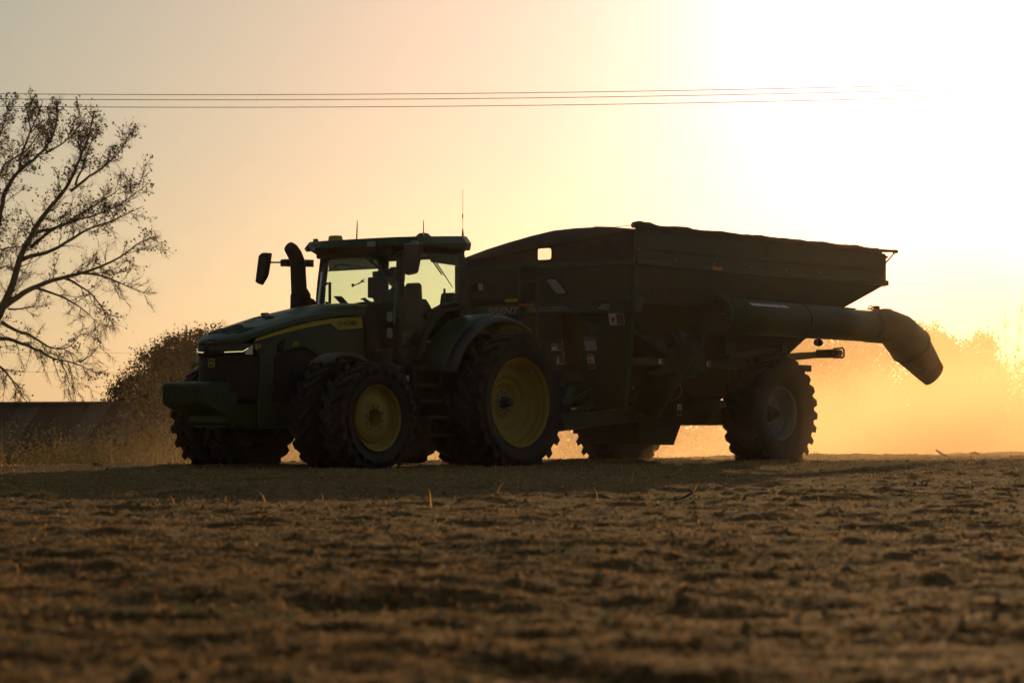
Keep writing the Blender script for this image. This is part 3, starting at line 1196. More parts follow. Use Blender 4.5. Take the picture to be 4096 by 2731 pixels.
work_light('roof_light', (1.855, -.90, 3.250), (.75, -.66, -.1), .075, .040)
work_light('roof_light', (1.945, -.68, 3.245), (.97, -.25, -.1), .075, .040)
work_light('roof_light', (1.945, .50, 3.262), (.98, .2, -.1), .085, .045)
work_light('roof_light', (1.56, 1.0, 3.275), (.55, .83, -.1), .070, .038)
mk('visor_bar', G().hexa([(1.925, .60, 3.262), (1.71, .955, 3.268), (1.70, .955, 3.232), (1.91, .60, 3.228)], [(1.945, .615, 3.262), (1.725, .975, 3.268), (1.715, .975, 3.232), (1.93, .615, 3.228)]), grey, roof)
work_light('roof_light', (.16, .78, 3.285), (-.9, .4, 0), .07, .035)
work_light('roof_light', (.16, -.78, 3.285), (-.9, -.4, 0), .07, .035)
for p in ((1.72, -.84), (1.28, .86)):
    z = zt(p[0]) + .035
    mk('beacon_cap', G().lathe([(0, .055), (.035, .055), (.04, .045), (.04, .012), (.055, .0)], 16, 'z', (p[0], p[1], z)), black, roof, smooth=40)
mk('gps_receiver', G().lathe([(0, .085), (.085, .085), (.102, .074), (.108, .045), (.112, .0)], 24, 'z', (1.70, -.45, zt(1.70) + .035)), yellowd, roof, smooth=40)
# shark fin with a rod
g = G().lathe([(0, .08), (.06, .075), (.10, .045), (.14, .0)], 16, 'z', (.95, .62, zt(.95) + .035))
mk('antenna_base', g, black, roof, smooth=40)
mk('antenna', G().tube([(.95, .62, zt(.95) + .1), (.95, .62, zt(.95) + .30)], [.009, .006], 6), black, roof)
mk('antenna', G().tube([(1.41, -.30, zt(1.41) + .03), (1.40, -.30, zt(1.41) + .20), (1.395, -.30, zt(1.41) + .34)], [.012, .010, .006], 6), black, roof)
zz = zt(.28)
g = G().tube([(.28, .80, zz), (.28, .80, zz + .055), (.28, .80, zz + .056), (.28, .80, zz + .16)], [.03, .03, .018, .009], 8)
g.tube([(.28, .80, zz + .16), (.28, .80, zz + .32), (.28, .80, zz + .325), (.28, .80, zz + .38), (.28, .80, zz + .385), (.28, .80, zz + .74)], [.0035, .0035, .010, .010, .0035, .003], 6)
mk('whip_antenna', g, black, roof)

# exhaust stack
ex = []
g = G().tube([(2.10, -.78, 2.25), (2.10, -.78, 2.56), (2.13, -.78, 2.63)], [.155, .150, .118], 16)
g.tube([(2.13, -.78, 2.60), (2.155, -.78, 2.98), (2.175, -.78, 3.06), (2.225, -.78, 3.15), (2.29, -.78, 3.22), (2.345, -.78, 3.255)], [.118, .114, .112, .108, .102, .085], 16)
mk('exhaust_stack', g, blackm, T, smooth=45)
mk('exhaust_shroud', G().prism([(2.1, 2.2), (1.80, 2.36), (1.93, 2.50), (2.05, 2.53)], 'y', -.88, -.66), blackm, T, bevel=.02)

# mirrors
g = G().tube([(1.80, -.80, 3.035), (2.10, -1.16, 3.045)], .055, 8).tube([(2.10, -1.16, 3.05), (2.12, -1.44, 3.06)], .014, 6).box(1.98, 2.14, -1.16, -1.02, 2.99, 3.09)
mk('mirror_arm', g, black, T)
mk('mirror_head', G().hexa([(2.10, -1.575, 3.175), (2.10, -1.50, 3.212), (2.10, -1.36, 3.195), (2.10, -1.425, 2.89), (2.10, -1.455, 2.83), (2.10, -1.555, 2.72), (2.10, -1.67, 2.765)],
                            [(2.18, -1.585, 3.165), (2.19, -1.51, 3.20), (2.19, -1.38, 3.185), (2.18, -1.44, 2.89), (2.18, -1.475, 2.83), (2.17, -1.57, 2.735), (2.17, -1.665, 2.775)]), black, T, bevel=.015)
g = G().tube([(1.80, .84, 3.06), (1.93, 1.02, 3.10), (1.95, 1.18, 3.12)], .03, 8)
mk('mirror_arm', g, black, T)
mk('mirror_head', G().hexa([(1.90, 1.17, 3.25), (1.90, 1.50, 3.235), (1.90, 1.385, 2.825), (1.90, 1.345, 2.80), (1.90, 1.20, 2.785), (1.90, 1.175, 2.80)],
                            [(2.00, 1.185, 3.235), (2.00, 1.485, 3.22), (2.00, 1.37, 2.835), (2.00, 1.335, 2.815), (2.00, 1.21, 2.80), (2.00, 1.19, 2.815)]), grey, T, bevel=.015)

# wipers
g = G().tube([(1.78, .02, 3.20), (1.77, .15, 3.15), (1.76, .36, 2.99), (1.74, .68, 2.79)], [.02, .018, .012, .006], 6).tube([(1.78, .18, 3.17), (1.77, .46, 2.94)], .010, 4)
mk('wiper', g, black, T)
g = G().tube([(.16, .07, 3.19), (.165, .31, 2.92), (.17, .50, 2.70)], [.010, .009, .006], 6).tube([(.155, .05, 3.15), (.16, .28, 2.90)], .013, 4)
mk('wiper', g, black, T)
# grab bar, hinges, sun shade
mk('grab_handle', G().tube([(1.60, -.74, 2.735), (1.60, -.665, 2.755), (1.60, -.665, 2.45), (1.60, -.74, 2.46)], .022, 8), black, T)
for z in (2.20, 1.965):
    h = mk('door_hinge', G().prism([(1.93, z + .075), (1.84, z + .075), (1.83, z - .035), (1.86, z - .07), (1.92, z - .07), (1.945, z - .03)], 'y', .80, .815), rimgrey, T)
    for da, dz in ((1.885, .045), (1.91, -.04), (1.86, -.04)):
        mk('hinge_bolt', G().lathe([(0, .012), (.012, .012), (.014, 0)], 8, 'y', (da, .815, z + dz)), steel, h)
shade_m = glass('dark sun shade', (.18, .19, .20))
g = G().box(1.60, 1.606, -.68, .40, 2.93, 3.13)
mk('sun_shade', g, shade_m, T)
mk('shade_rail', G().tube([(1.61, -.68, 2.93), (1.61, .40, 2.935)], .012, 6).tube([(1.61, -.68, 2.93), (1.61, -.45, 3.02), (1.61, .1, 2.95)], .008, 4), black, T)

# interior
seat = mk('driver_seat', G().box(.62, 1.12, -.26, .26, 2.02, 2.16), seatm, T, bevel=.05, seg=3)
mk('backrest', G().hexa([(.50, -.24, 2.1), (.64, -.24, 2.1), (.64, .24, 2.1), (.50, .24, 2.1)], [(.44, -.13, 2.76), (.54, -.13, 2.78), (.54, .15, 2.78), (.44, .15, 2.76)]), seatm, seat, bevel=.05, seg=3)
mk('armrest', G().box(.55, 1.15, -.48, -.30, 2.26, 2.36), seatm, seat, bevel=.03)
s2 = mk('passenger_seat', G().box(.45, .85, .40, .74, 2.02, 2.12), seatm, T, bevel=.03)
mk('backrest', G().hexa([(.34, .40, 2.1), (.44, .40, 2.1), (.44, .74, 2.1), (.34, .74, 2.1)], [(.30, .44, 2.60), (.38, .44, 2.62), (.38, .72, 2.62), (.30, .72, 2.60)]), seatm, s2, bevel=.05, seg=3)
mk('seat_console', G().prism([(1.05, 1.9), (1.05, 2.46), (.98, 2.50), (.86, 2.50), (.78, 2.42), (.72, 2.34), (.40, 2.33), (.40, 1.9)], 'y', .50, .60), seatm, T, bevel=.02)
mk('door_handle', G().tube([(1.16, .87, 2.22), (1.05, .89, 2.30), (.85, .89, 2.39), (.58, .88, 2.44), (.45, .87, 2.44)], [.05, .045, .035, .03, .03], 8), black, T)
mk('door_post_bar', G().tube([(.58, .70, 2.36), (.575, .70, 2.66)], .018, 6), black, T)
g = G().prism([(1.62, 1.9), (1.62, 2.38), (1.50, 2.44), (1.32, 2.47), (1.22, 2.40), (1.22, 1.9)], 'y', -.30, .28)
mk('dashboard', g, seatm, T, bevel=.04)
sw = mk('steering_wheel', G().tube([(1.14 + .19 * math.cos(t) * .55, .19 * math.sin(t), 2.50 + .19 * math.cos(t) * .8) for t in np.linspace(0, 2 * PI, 25)], .016, 6, caps=False), black, T)
mk('steering_column', G().tube([(1.35, 0, 2.35), (1.14, 0, 2.50)], [.06, .035], 8).tube([(1.14, -.19, 2.50), (1.14, .19, 2.50)], .014, 6), black, T)
mk('display', G().box(.70, .86, -.60, -.30, 2.55, 2.86).box(.74, .80, -.56, -.34, 2.86, 2.95).box(.76, .82, -.50, -.44, 2.3, 2.56), black, T, bevel=.02)
mk('display', G().box(.62, .72, -.22, -.06, 2.68, 2.80), black, T, bevel=.015)
mk('dash_mirror', G().hexa([(1.72, -.30, 2.40), (1.62, -.30, 2.40), (1.66, -.44, 2.54), (1.76, -.44, 2.54)], [(1.72, -.22, 2.40), (1.62, -.22, 2.40), (1.66, -.36, 2.54), (1.76, -.36, 2.54)]), grey, T)

# steps, rail and tank on the near side; a plain tank on the far side
steps = mk('step_frame', G().box(1.50, 1.53, .80, 1.05, .50, 1.5).box(.92, .95, .80, .98, .50, 1.5).box(.9, 1.55, .70, .80, .9, 1.55), black, T)
for a0, a1, z, b0 in ((1.08, 1.56, 1.475, .96), (1.10, 1.60, 1.222, 1.0), (1.02, 1.52, .990, 1.02), (.92, 1.36, .755, 1.04), (.80, 1.32, .497, 1.06)):
    st = mk('step_tread', G().box(a0, a1, .82, b0 + .06, z - .022, z + .022), green, steps, bevel=.008)
mk('step_side', G().box(.785, .80, .84, 1.10, .48, .76), green_dk, steps)
mk('step_side', G().box(1.32, 1.335, .84, 1.10, .48, .76), green_dk, steps)
mk('hand_rail', G().tube([(1.80, .98, 1.78), (1.74, 1.02, 1.80), (1.68, 1.04, 1.76), (1.66, 1.05, 1.5), (1.63, 1.06, 1.20), (1.56, 1.06, 1.0)], .016, 8), black, T)
tank = mk('fuel_tank', G().prism([(2.45, .55), (2.60, .8), (2.58, 1.45), (1.95, 1.55), (1.65, 1.5), (1.62, .6)], 'y', .45, .92).prism([(2.45, .55), (2.60, .8), (2.58, 1.45), (.9, 1.55), (.8, .6)], 'y', -.92, -.45), black, T, bevel=.05, seg=3)
mk('tank_cap', G().lathe([(0, .05), (.075, .05), (.085, .035), (.085, 0)], 18, 'z', (1.93, .80, 1.70)).tube([(1.93, .8, 1.5), (1.93, .8, 1.70)], .07, 10), green_dk, tank, smooth=40)
mk('tank_ledge', G().box(1.72, 2.16, .84, .95, 1.44, 1.475), green, tank, bevel=.006)
mk('tank_label', G().box(1.685, 1.735, 1.0, 1.004, 1.27, 1.36), white, steps)
mk('step_label', G().box(1.185, 1.25, .848, .852, 1.715, 1.775), white, T)
mk('tank_emblem', G().prism(rrect(2.18, 1.50 - .12, .022, .026, .008), 'y', .921, .925), green2, tank)
text('lettering', 'John Deere', .055, T, (1.20, .853, 1.845), 'left', white, shear=.4, sx=.6)

# rear light arms on the fenders
for s in (1, -1):
    arm = mk('light_arm', G().hexa([(-.13, s * .66, 2.43), (-.06, s * .66, 2.43), (-.06, s * 1.66, 2.44), (-.13, s * 1.66, 2.44)], [(-.13, s * .66, 2.55), (-.06, s * .66, 2.55), (-.06, s * 1.90, 2.455), (-.13, s * 1.90, 2.455)]), black, T)
    if s > 0:
        mk('yellow_reflector', G().box(-.058, -.054, 1.34, 1.58, 2.462, 2.505), yellowd, arm)
    mk('amber_lamp', G().box(-.12, -.045, *sorted((s * 1.62, s * 1.86)), 2.39, 2.438), amber, arm, bevel=.01)
    mk('arm_post', G().tube([(-.1, s * .70, 2.2), (-.1, s * .70, 2.5)], .03, 6).tube([(-.1, s * .62, 2.45), (-.1, s * .62, 2.66), (-.1, s * .72, 2.66)], .022, 6), black, T)
    wl_ = mk('work_lamp', G().box(-.14, -.04, *sorted((s * .67, s * .81)), 2.64, 2.765), black, T, bevel=.012)
    mk('lens', G().box(-.13, -.05, *sorted((s * .812, s * .842)), 2.65, 2.755), clearlens, wl_)
# hoses at the back
for k, (b0, z0, sag) in enumerate(((.15, 1.35, .35), (.25, 1.3, .45), (-.1, 1.32, .40))):
    pts = [(-.55 - t * 1.5, b0 * (1 - t * .4), z0 + (1.0 - z0) * t - sag * math.sin(PI * t)) for t in np.linspace(0, 1, 12)]
    mk('hydraulic_hose', G().tube(pts, .014, 6), blackm, T)

# ================================================================== grain cart
CART_O = Vector((3.0755, 48.0255, 0))
cart = empty('grain_cart', CART_O, (0, -R(0.56), PHI))
tag(cart, 'large green grain cart with folded unloading auger and rolled tarp, hitched behind the tractor', 'grain cart')
K = cart
AF = 3.974          # front wall
AR = -3.095         # rear wall
BL = 1.78

cart_kit = WheelKit(
    [(.445, 0), (.454, -.014), (.436, -.030), (.418, -.045), (.420, -.085), (.396, -.105), (.398, -.145), (.374, -.165), (.376, -.205), (.345, -.235), (.318, -.265), (.30, -.255), (.15, -.25), (.13, -.25), (.0, -.25)],
    rimgrey, tyre_mesh(.925, .63, .44, 25, .052), .245, [(.20, -.25, 8, .1)], steel,
    [(.0, -.15), (.085, -.15), (.10, -.165), (.10, -.235), (.14, -.25)], green_dk)
for s in (1, -1):
    cart_kit.place(K, .05, s * 1.58, .832, s, spin=.4 if s > 0 else .1)

# running gear
mk('axle', G().box(-.16, .16, -1.40, 1.40, .64, .92).tube([(0, -1.7, .83), (0, 1.7, .83)], .07, 12), green_dk, K, bevel=.02)
for s in (1, -1):
    g = G().hexa([(4.25, s * .40, .50), (4.25, s * .52, .50), (1.05, s * .62, .795), (1.05, s * .50, .795)], [(4.25, s * .40, .74), (4.25, s * .52, .74), (1.05, s * .62, 1.03), (1.05, s * .50, 1.03)])
    g.hexa([(1.05, s * .50, .795), (1.05, s * .62, .795), (-1.1, s * .80, .93), (-1.1, s * .68, .93)], [(1.05, s * .50, 1.03), (1.05, s * .62, 1.03), (-1.1, s * .80, 1.10), (-1.1, s * .68, 1.10)])
    g.hexa([(4.25, s * .40, .50), (4.25, s * .52, .50), (5.35, s * .12, .42), (5.35, s * .02, .42)], [(4.25, s * .40, .74), (4.25, s * .52, .74), (5.35, s * .12, .60), (5.35, s * .02, .60)])
    mk('tongue_beam', g, green, K, bevel=.01)
mk('hitch', G().box(5.2, 5.62, -.10, .10, .42, .58).lathe([(.06, .0), (.10, .0), (.10, .10), (.06, .10), (.06, 0)], 16, 'z', (5.66, 0, .45)), green_dk, K)
mk('cross_brace', G().hexa([(4.1, .36, .72), (3.98, .36, .72), (3.75, .38, 1.22), (3.85, .38, 1.22)], [(4.1, .50, .72), (3.98, .50, .72), (3.75, .50, 1.22), (3.85, .50, 1.22)]).tube([(4.15, .30, .80), (3.9, .95, 1.18)], .035, 6), green, K)
mk('sump', G().hexa([(2.15, -.45, .315), (2.15, .50, .315), (1.24, .50, .305), (1.24, -.45, .305)], [(2.25, -.55, .72), (2.25, .52, .72), (1.06, .52, .66), (1.06, -.55, .66)]), green_dk, K, bevel=.012)
# posts between frame and hopper
for s in (1, -1):
    mk('frame_post', G().prism([(2.07, 1.57), (1.32, 1.57), (1.36, 1.35), (1.62, .85), (1.98, .85), (2.07, 1.2)], 'y', *sorted((s * .52, s * .70))), green, K, bevel=.01)
    mk('side_rail', G().box(-1.3, 3.80, *sorted((s * 1.30, s * 1.48)), 1.555, 1.665), green_dk, K, bevel=.01)
    mk('axle_post', G().prism([(.35, 1.56), (-.55, 1.56), (-.25, .9), (.2, .9)], 'y', *sorted((s * .95, s * 1.1))), green_dk, K, bevel=.01)

# hopper shell: rings of corners (front a, rear a, half width near, z)
rings = [(3.93, -3.09, 1.765, 3.10), (3.93, -1.77, 1.69, 2.60), (3.80, -1.62, 1.62, 2.50), (3.05, -.60, 1.30, 1.70), (2.5, .1, .70, 1.12), (2.2, .9, .45, .70)]
g = G()
for i in range(len(rings) - 1):
    (f0, r0, w0_, z0), (f1, r1, w1_, z1) = rings[i], rings[i + 1]
    a = [(f0, -w0_, z0), (f0, w0_, z0), (r0, w0_, z0), (r0, -w0_, z0)]
    b = [(f1, -w1_, z1), (f1, w1_, z1), (r1, w1_, z1), (r1, -w1_, z1)]
    g.add(a + b, [(0, 1, 5, 4), (1, 2, 6, 5), (2, 3, 7, 6), (3, 0, 4, 7)])
hop = mk('hopper', g, green_dk, K, solid=.02)
for s in (1, -1):
    mk('hopper_flange', G().hexa([(4.0, s * 1.70, 2.50), (4.0, s * 1.735, 2.50), (-1.66, s * 1.70, 2.50), (-1.66, s * 1.66, 2.50)], [(4.0, s * 1.70, 2.588), (4.0, s * 1.755, 2.588), (-1.76, s * 1.735, 2.588), (-1.76, s * 1.69, 2.588)]), green2, hop)
mk('hopper_seam', G().tube([(.30, 1.775, 3.06), (1.15, 1.715, 2.62)], .008, 4), green2, hop)

# side boards
for s in (1, -1):
    ztop = 3.61 if s > 0 else 3.22
    sb = mk('side_board', G().box(AR, 3.95, *sorted((s * 1.735, s * 1.752)), 3.09, ztop - .01), green_dk, K)
    if s > 0:
        # upper boards and the lower boards in two lengths, a dark gap between
        for a0, a1 in ((.47, 3.905), (AR, .455)):
            mk('board', G().box(a0, a1, 1.752, 1.785, 3.352, 3.61), green2, sb, bevel=.006)
            mk('board', G().box(a0, a1, 1.752, 1.785, 3.157, 3.286), green2, sb, bevel=.006)
        mk('trim_rail', G().box(AR - .03, 3.93, 1.752, 1.812, 3.090, 3.155), green, sb, bevel=.006)
        mk('top_rail', G().tube([(3.9, 1.765, 3.612), (AR, 1.765, 3.612)], .028, 8), green_dk, sb)
        mk('reflector', G().box(1.72, 1.98, 1.812, 1.815, 3.098, 3.147), amber, sb)
        for a in (3.88, 2.9, 1.9, .9, -.1, -1.1, -2.1, -3.0):
            mk('board_bolt', G().lathe([(0, .008), (.010, .008), (.012, 0)], 6, 'y', (a, 1.785, 3.32 if a > 3 else 3.20)), steel, sb)
    else:
        mk('trim_rail', G().box(AR - .03, 3.93, -1.81, -1.752, 3.090, 3.155), green, sb, bevel=.006)
mk('rear_wall', G().box(AR - .015, AR + .005, -1.752, 1.79, 3.07, 3.30).box(AR - .015, AR + .005, 1.2, 1.79, 3.30, 3.61), green2, K)
mk('rear_trim', G().box(AR - .075, AR - .015, -1.80, 1.81, 3.085, 3.175), green, K, bevel=.006)

# front wall with the window opening


def zedge(b):
    return 3.247 + (b + 1.7) * (3.614 - 3.247) / 3.48


fw = mk('front_wall', G().box(AF - .02, AF, -1.77, 1.78, 2.42, 3.10), green_dk, K)
WL, WR, WB, WT = -.165, .142, 3.212, 3.400
g = G()
g.prism([(-1.78, 3.15), (WL, 3.15), (WL, zedge(WL)), (-1.78, zedge(-1.78))], 'x', AF - .018, AF + .002)
g.prism([(WR, 3.15), (1.785, 3.15), (1.785, zedge(1.785)), (WR, zedge(WR))], 'x', AF - .018, AF + .002)
g.prism([(WL, 3.15), (WR, 3.15), (WR, WB), (WL, WB)], 'x', AF - .018, AF + .002)
g.prism([(WL, WT), (WR, WT), (WR, zedge(WR)), (WL, zedge(WL))], 'x', AF - .018, AF + .002)
ub = mk('upper_panel', g, cloth_c, K)
cy, cz = (WL + WR) / 2, (WB + WT) / 2
o_ = rrect(cy, cz, (WR - WL) / 2 + .018, (WT - WB) / 2 + .018, .05, 5)
i_ = rrect(cy, cz, (WR - WL) / 2 - .004, (WT - WB) / 2 - .004, .042, 5)
n = len(o_)
g = G().add([(AF + .012, *p) for p in o_] + [(AF + .012, *p) for p in i_], [(i, (i + 1) % n, n + (i + 1) % n, n + i) for i in range(n)])
wf = mk('window', g, blackm, K, solid=.014)
mk('pane', G().box(AF - .012, AF - .008, WL, WR, WB, WT), clearpane, wf)
mk('front_trim', G().box(AF, AF + .032, -1.78, 1.79, 3.086, 3.153), green, K, bevel=.006)
mk('corner_trim', G().box(AF - .05, AF + .015, 1.76, 1.80, 2.36, 3.085).box(AF - .03, AF + .012, 1.762, 1.795, 3.155, 3.61), green2, K, bevel=.006)
mk('corner_bracket', G().prism([(4.02, 2.36), (3.775, 2.36), (3.735, 2.51), (3.735, 2.59), (4.02, 2.59)], 'y', 1.70, 1.79), green, K, bevel=.006)
# frame round the lower panel
mk('panel_frame', G().box(AF, AF + .022, -1.60, 1.70, 2.525, 2.56).box(AF, AF + .022, 1.655, 1.70, 2.56, 3.06), green2, fw, bevel=.004)
# slanted sight glass
sg = [(.06, 2.905), (.215, 2.90), (.265, 2.86), (.425, 2.70), (.425, 2.672), (.275, 2.668), (.215, 2.70), (.055, 2.87)]
sgo = [(.03, 2.925), (.225, 2.92), (.285, 2.87), (.455, 2.70), (.455, 2.65), (.265, 2.645), (.195, 2.69), (.025, 2.88)]
w2 = mk('sight_glass', G().prism(sgo, 'x', AF, AF + .010), blackm, K)
mk('pane', G().prism([(b, z) for b, z in sg], 'x', AF + .010, AF + .016), milky, w2)
# beam with decals
bm = mk('front_beam', G().box(AF - .03, AF + .045, -1.72, 1.765, 2.352, 2.508), green, K, bevel=.006)
xd = AF + .0465
text('lettering', 'BRENT', .150, bm, (xd, -1.185, 2.378), 'front', rimgrey, shear=.32, sx=1.42, bold=.004)
for i in range(4):
    mk('decal_stripe', G().prism([(-.36, 2.392 + i * .022), (-.30, 2.404 + i * .022), (.62 - i * .05, 2.404 + i * .022), (.56 - i * .05, 2.392 + i * .022)], 'x', xd - .001, xd + .001), rimgrey, bm)
mk('decal_swoosh', G().prism([(.72, 2.490), (1.0, 2.472), (1.06, 2.40), (1.03, 2.385), (.98, 2.408), (.88, 2.45)], 'x', xd - .001, xd + .001), grey, bm)
mk('decal_swoosh', G().prism([(1.07, 2.398), (1.16, 2.42), (1.20, 2.452), (1.13, 2.44)], 'x', xd - .001, xd + .001), rimgrey, bm)
text('lettering', '882', .125, bm, (xd, 1.155, 2.392), 'front', rimgrey, shear=.25, sx=.98, bold=.003)

# end cap of cloth over the front, arched
arch = [(-1.78, 3.30), (-1.70, 3.325), (-1.25, 3.435), (-.78, 3.53), (-.3, 3.615), (.153, 3.679), (.6, 3.697), (1.064, 3.694), (1.45, 3.667), (1.777, 3.632)]
rows = [[(AF + .004, b, zedge(b) - .02) for b, z in arch], [(AF + .02, b, zedge(b) + .012) for b, z in arch],
        [(AF - .02, b - .02, z * .55 + zedge(b) * .45) for b, z in arch], [(AF - .10, b - .06, z) for b, z in arch], [(AF - .40, b * .98 - .1, z) for b, z in arch], [(AF - .60, b * .97 - .1, z - .01) for b, z in arch]]
cap = mk('end_cap', G().grid(rows), cloth_c, K, smooth=60, solid=.006)
mk('cap_seam', G().tube([(AF + .024, b, zedge(b) + .002) for b, z in arch], .010, 5), cloth, cap)
# rolled tarp along the near edge
r2 = np.random.default_rng(3)
pts, rad = [], []
for i in range(57):
    t = i / 56
    a = 3.93 + (-3.02 - 3.93) * t
    z = 3.672 + .006 * math.sin(t * 44) + .003 * r2.normal()
    if t < .06:
        z += .02 * (1 - t / .06)
    pts.append((a, 1.745 + .008 * r2.normal(), z))
    rad.append(.058 + 0.006 * math.sin(t * 37 + 1) + .003 * r2.normal() + (.012 if t < .08 else 0))
rad[0] *= .55
rad[-1] *= .6
tarp = mk('rolled_tarp', G().tube(pts, rad, 14), cloth, K, smooth=70)
mk('tarp_end', G().lathe([(0, .0), (.035, .0), (.045, .02), (.03, .03), (.0, .03)], 12, 'x', (3.94, 1.745, 3.685)), cloth, tarp)
mk('tarp_rope', G().tube([(3.95, 1.74, 3.69), (3.9, 1.35, 3.675), (AF - .09, .9, 3.705)], .005, 4), blackm, tarp)
mk('tarp_bow', G().tube([(AR + .05, 1.70, 3.69), (AR - .18, 1.74, 3.695), (AR - .36, 1.76, 3.70)], [.03, .025, .022], 8).tube([(AR - .36, 1.76, 3.69), (AR - .05, 1.76, 3.48)], .014, 6).box(AR - .40, AR - .31, 1.73, 1.79, 3.665, 3.725).box(AR - .06, AR, 1.74, 1.80, 3.56, 3.60), green_dk, K)
for a in (.6, -1.2):
    mk('tarp_support', G().tube([(a, -1.74, 3.22), (a, -.9, 3.50), (a, 0, 3.58), (a, .9, 3.61), (a, 1.74, 3.61)], .018, 6), steel, K)

# legs of the front frame
leg = mk('front_leg', G().hexa([(3.60, .44, .86), (3.64, .44, .86), (3.64, 1.33, .86), (3.60, 1.33, .86)], [(3.93, .70, 2.35), (3.97, .70, 2.35), (3.97, 1.745, 2.35), (3.93, 1.745, 2.35)]), green2, K, bevel=.006)
mk('leg_flange', G().hexa([(3.56, 1.26, .86), (3.66, 1.26, .86), (3.66, 1.345, .86), (3.56, 1.345, .86)], [(3.89, 1.665, 2.35), (3.99, 1.665, 2.35), (3.99, 1.76, 2.35), (3.89, 1.76, 2.35)]), green, leg)
mk('front_leg', G().hexa([(3.60, -1.33, .86), (3.64, -1.33, .86), (3.64, .17, .86), (3.60, .17, .86)], [(3.93, -1.745, 2.35), (3.97, -1.745, 2.35), (3.97, .30, 2.35), (3.93, .30, 2.35)]), green2, K, bevel=.006)
mk('leg_bridge', G().box(3.72, 3.76, .17, .60, 1.30, 1.46), green_dk, K, bevel=.006)
mk('foot_brace', G().hexa([(3.95, .95, .90), (3.88, .95, .90), (3.70, .36, .74), (3.78, .36, .74)], [(3.95, .95, .99), (3.88, .95, .99), (3.70, .36, .82), (3.78, .36, .82)]), green, K)


def leg_x(z):
    return 3.64 + (3.97 - 3.64) * (z - .86) / (2.35 - .86) + .004


def sticker(name, b, z, w, h, parts, words=()):
    """flat decal on the front leg; parts are (b0,z0,b1,z1,material) in fractions of the decal"""
    x = leg_x(z) + .002
    tilt = math.atan2(3.97 - 3.64, 2.35 - .86)
    g = G().prism(rrect(0, 0, w / 2, h / 2, min(w, h) * .08, 2), 'x', 0, .002)
    o = mk(name, g, white, leg)
    o.location = (x, b, z)
    o.rotation_euler = (0, tilt, 0)
    for (x0, y0, x1, y1, m) in parts:
        mk('decal_print', G().box(.0021, .003, (x0 - .5) * w, (x1 - .5) * w, (y0 - .5) * h, (y1 - .5) * h), m, o)
    return o


def sticker_text(st, s, size, x, y, m=white, sx=.8):
    text('lettering', s, size, st, (.0045, x, y), 'front', m, sx=sx, ext=.0005, align='CENTER')


def lines(n, x0, x1, y0, y1, m):
    return [(x0, y0 + (y1 - y0) * (i + .25) / n, x1 - .05 * (i % 2), y0 + (y1 - y0) * (i + .6) / n, m) for i in range(n)]


dk = blackm
st = sticker('warning_decal', 1.425, 2.245, .30, .185, [(.50, .04, .97, .96, grey), (.51, .80, .96, .95, red)] + lines(5, .56, .92, .12, .74, rimgrey))
sticker_text(st, 'DANGER', .030, .072, .058, rimgrey)
mk('decal_pictogram', G().prism([(-.105, .0), (-.045, .0), (-.055, -.03), (-.03, .025), (-.035, .03), (-.06, .0), (-.095, -.03)], 'x', .0021, .003).box(.0021, .003, -.115, -.04, -.058, -.042), dk, st)
st = sticker('notice_decal', .842, 1.872, .225, .21, [(.03, .74, .97, .97, green_dk)] + lines(6, .08, .92, .08, .70, grey))
sticker_text(st, 'IMPORTANT', .042, 0, .058, rimgrey)
st = sticker('warning_decal', .81, 1.60, .14, .235, [(.03, .82, .97, .97, orange), (.03, .03, .97, .38, grey)] + lines(3, .12, .88, .08, .34, rimgrey))
mk('decal_pictogram', G().prism([(-.045, .045), (-.035, .045), (-.015, .0), (.045, .02), (.045, .028), (-.005, .01), (.03, .04), (.02, .042), (-.018, .012), (-.025, -.012), (-.03, -.012)], 'x', .0021, .003), dk, st)
# cart outline decal: hopper, sump and auger of a small pictogram
x = leg_x(2.15) + .003
g = G().tube([(x, .80, 2.205), (x, 1.08, 2.245), (x, 1.0, 2.13)], .007, 4).tube([(x, .80, 2.205), (x, .80, 2.19), (x, .96, 2.175)], .007, 4).tube([(x, .84, 2.185), (x, .885, 2.13)], .007, 4)
g.tube([(x, .93 + .045 * math.cos(t), 2.10 + .045 * math.sin(t)) for t in np.linspace(2.4, 6.9, 14)], .006, 4).tube([(x, .985, 2.118), (x, 1.09, 2.118)], .007, 4)
mk('outline_decal', g, rimgrey, leg)
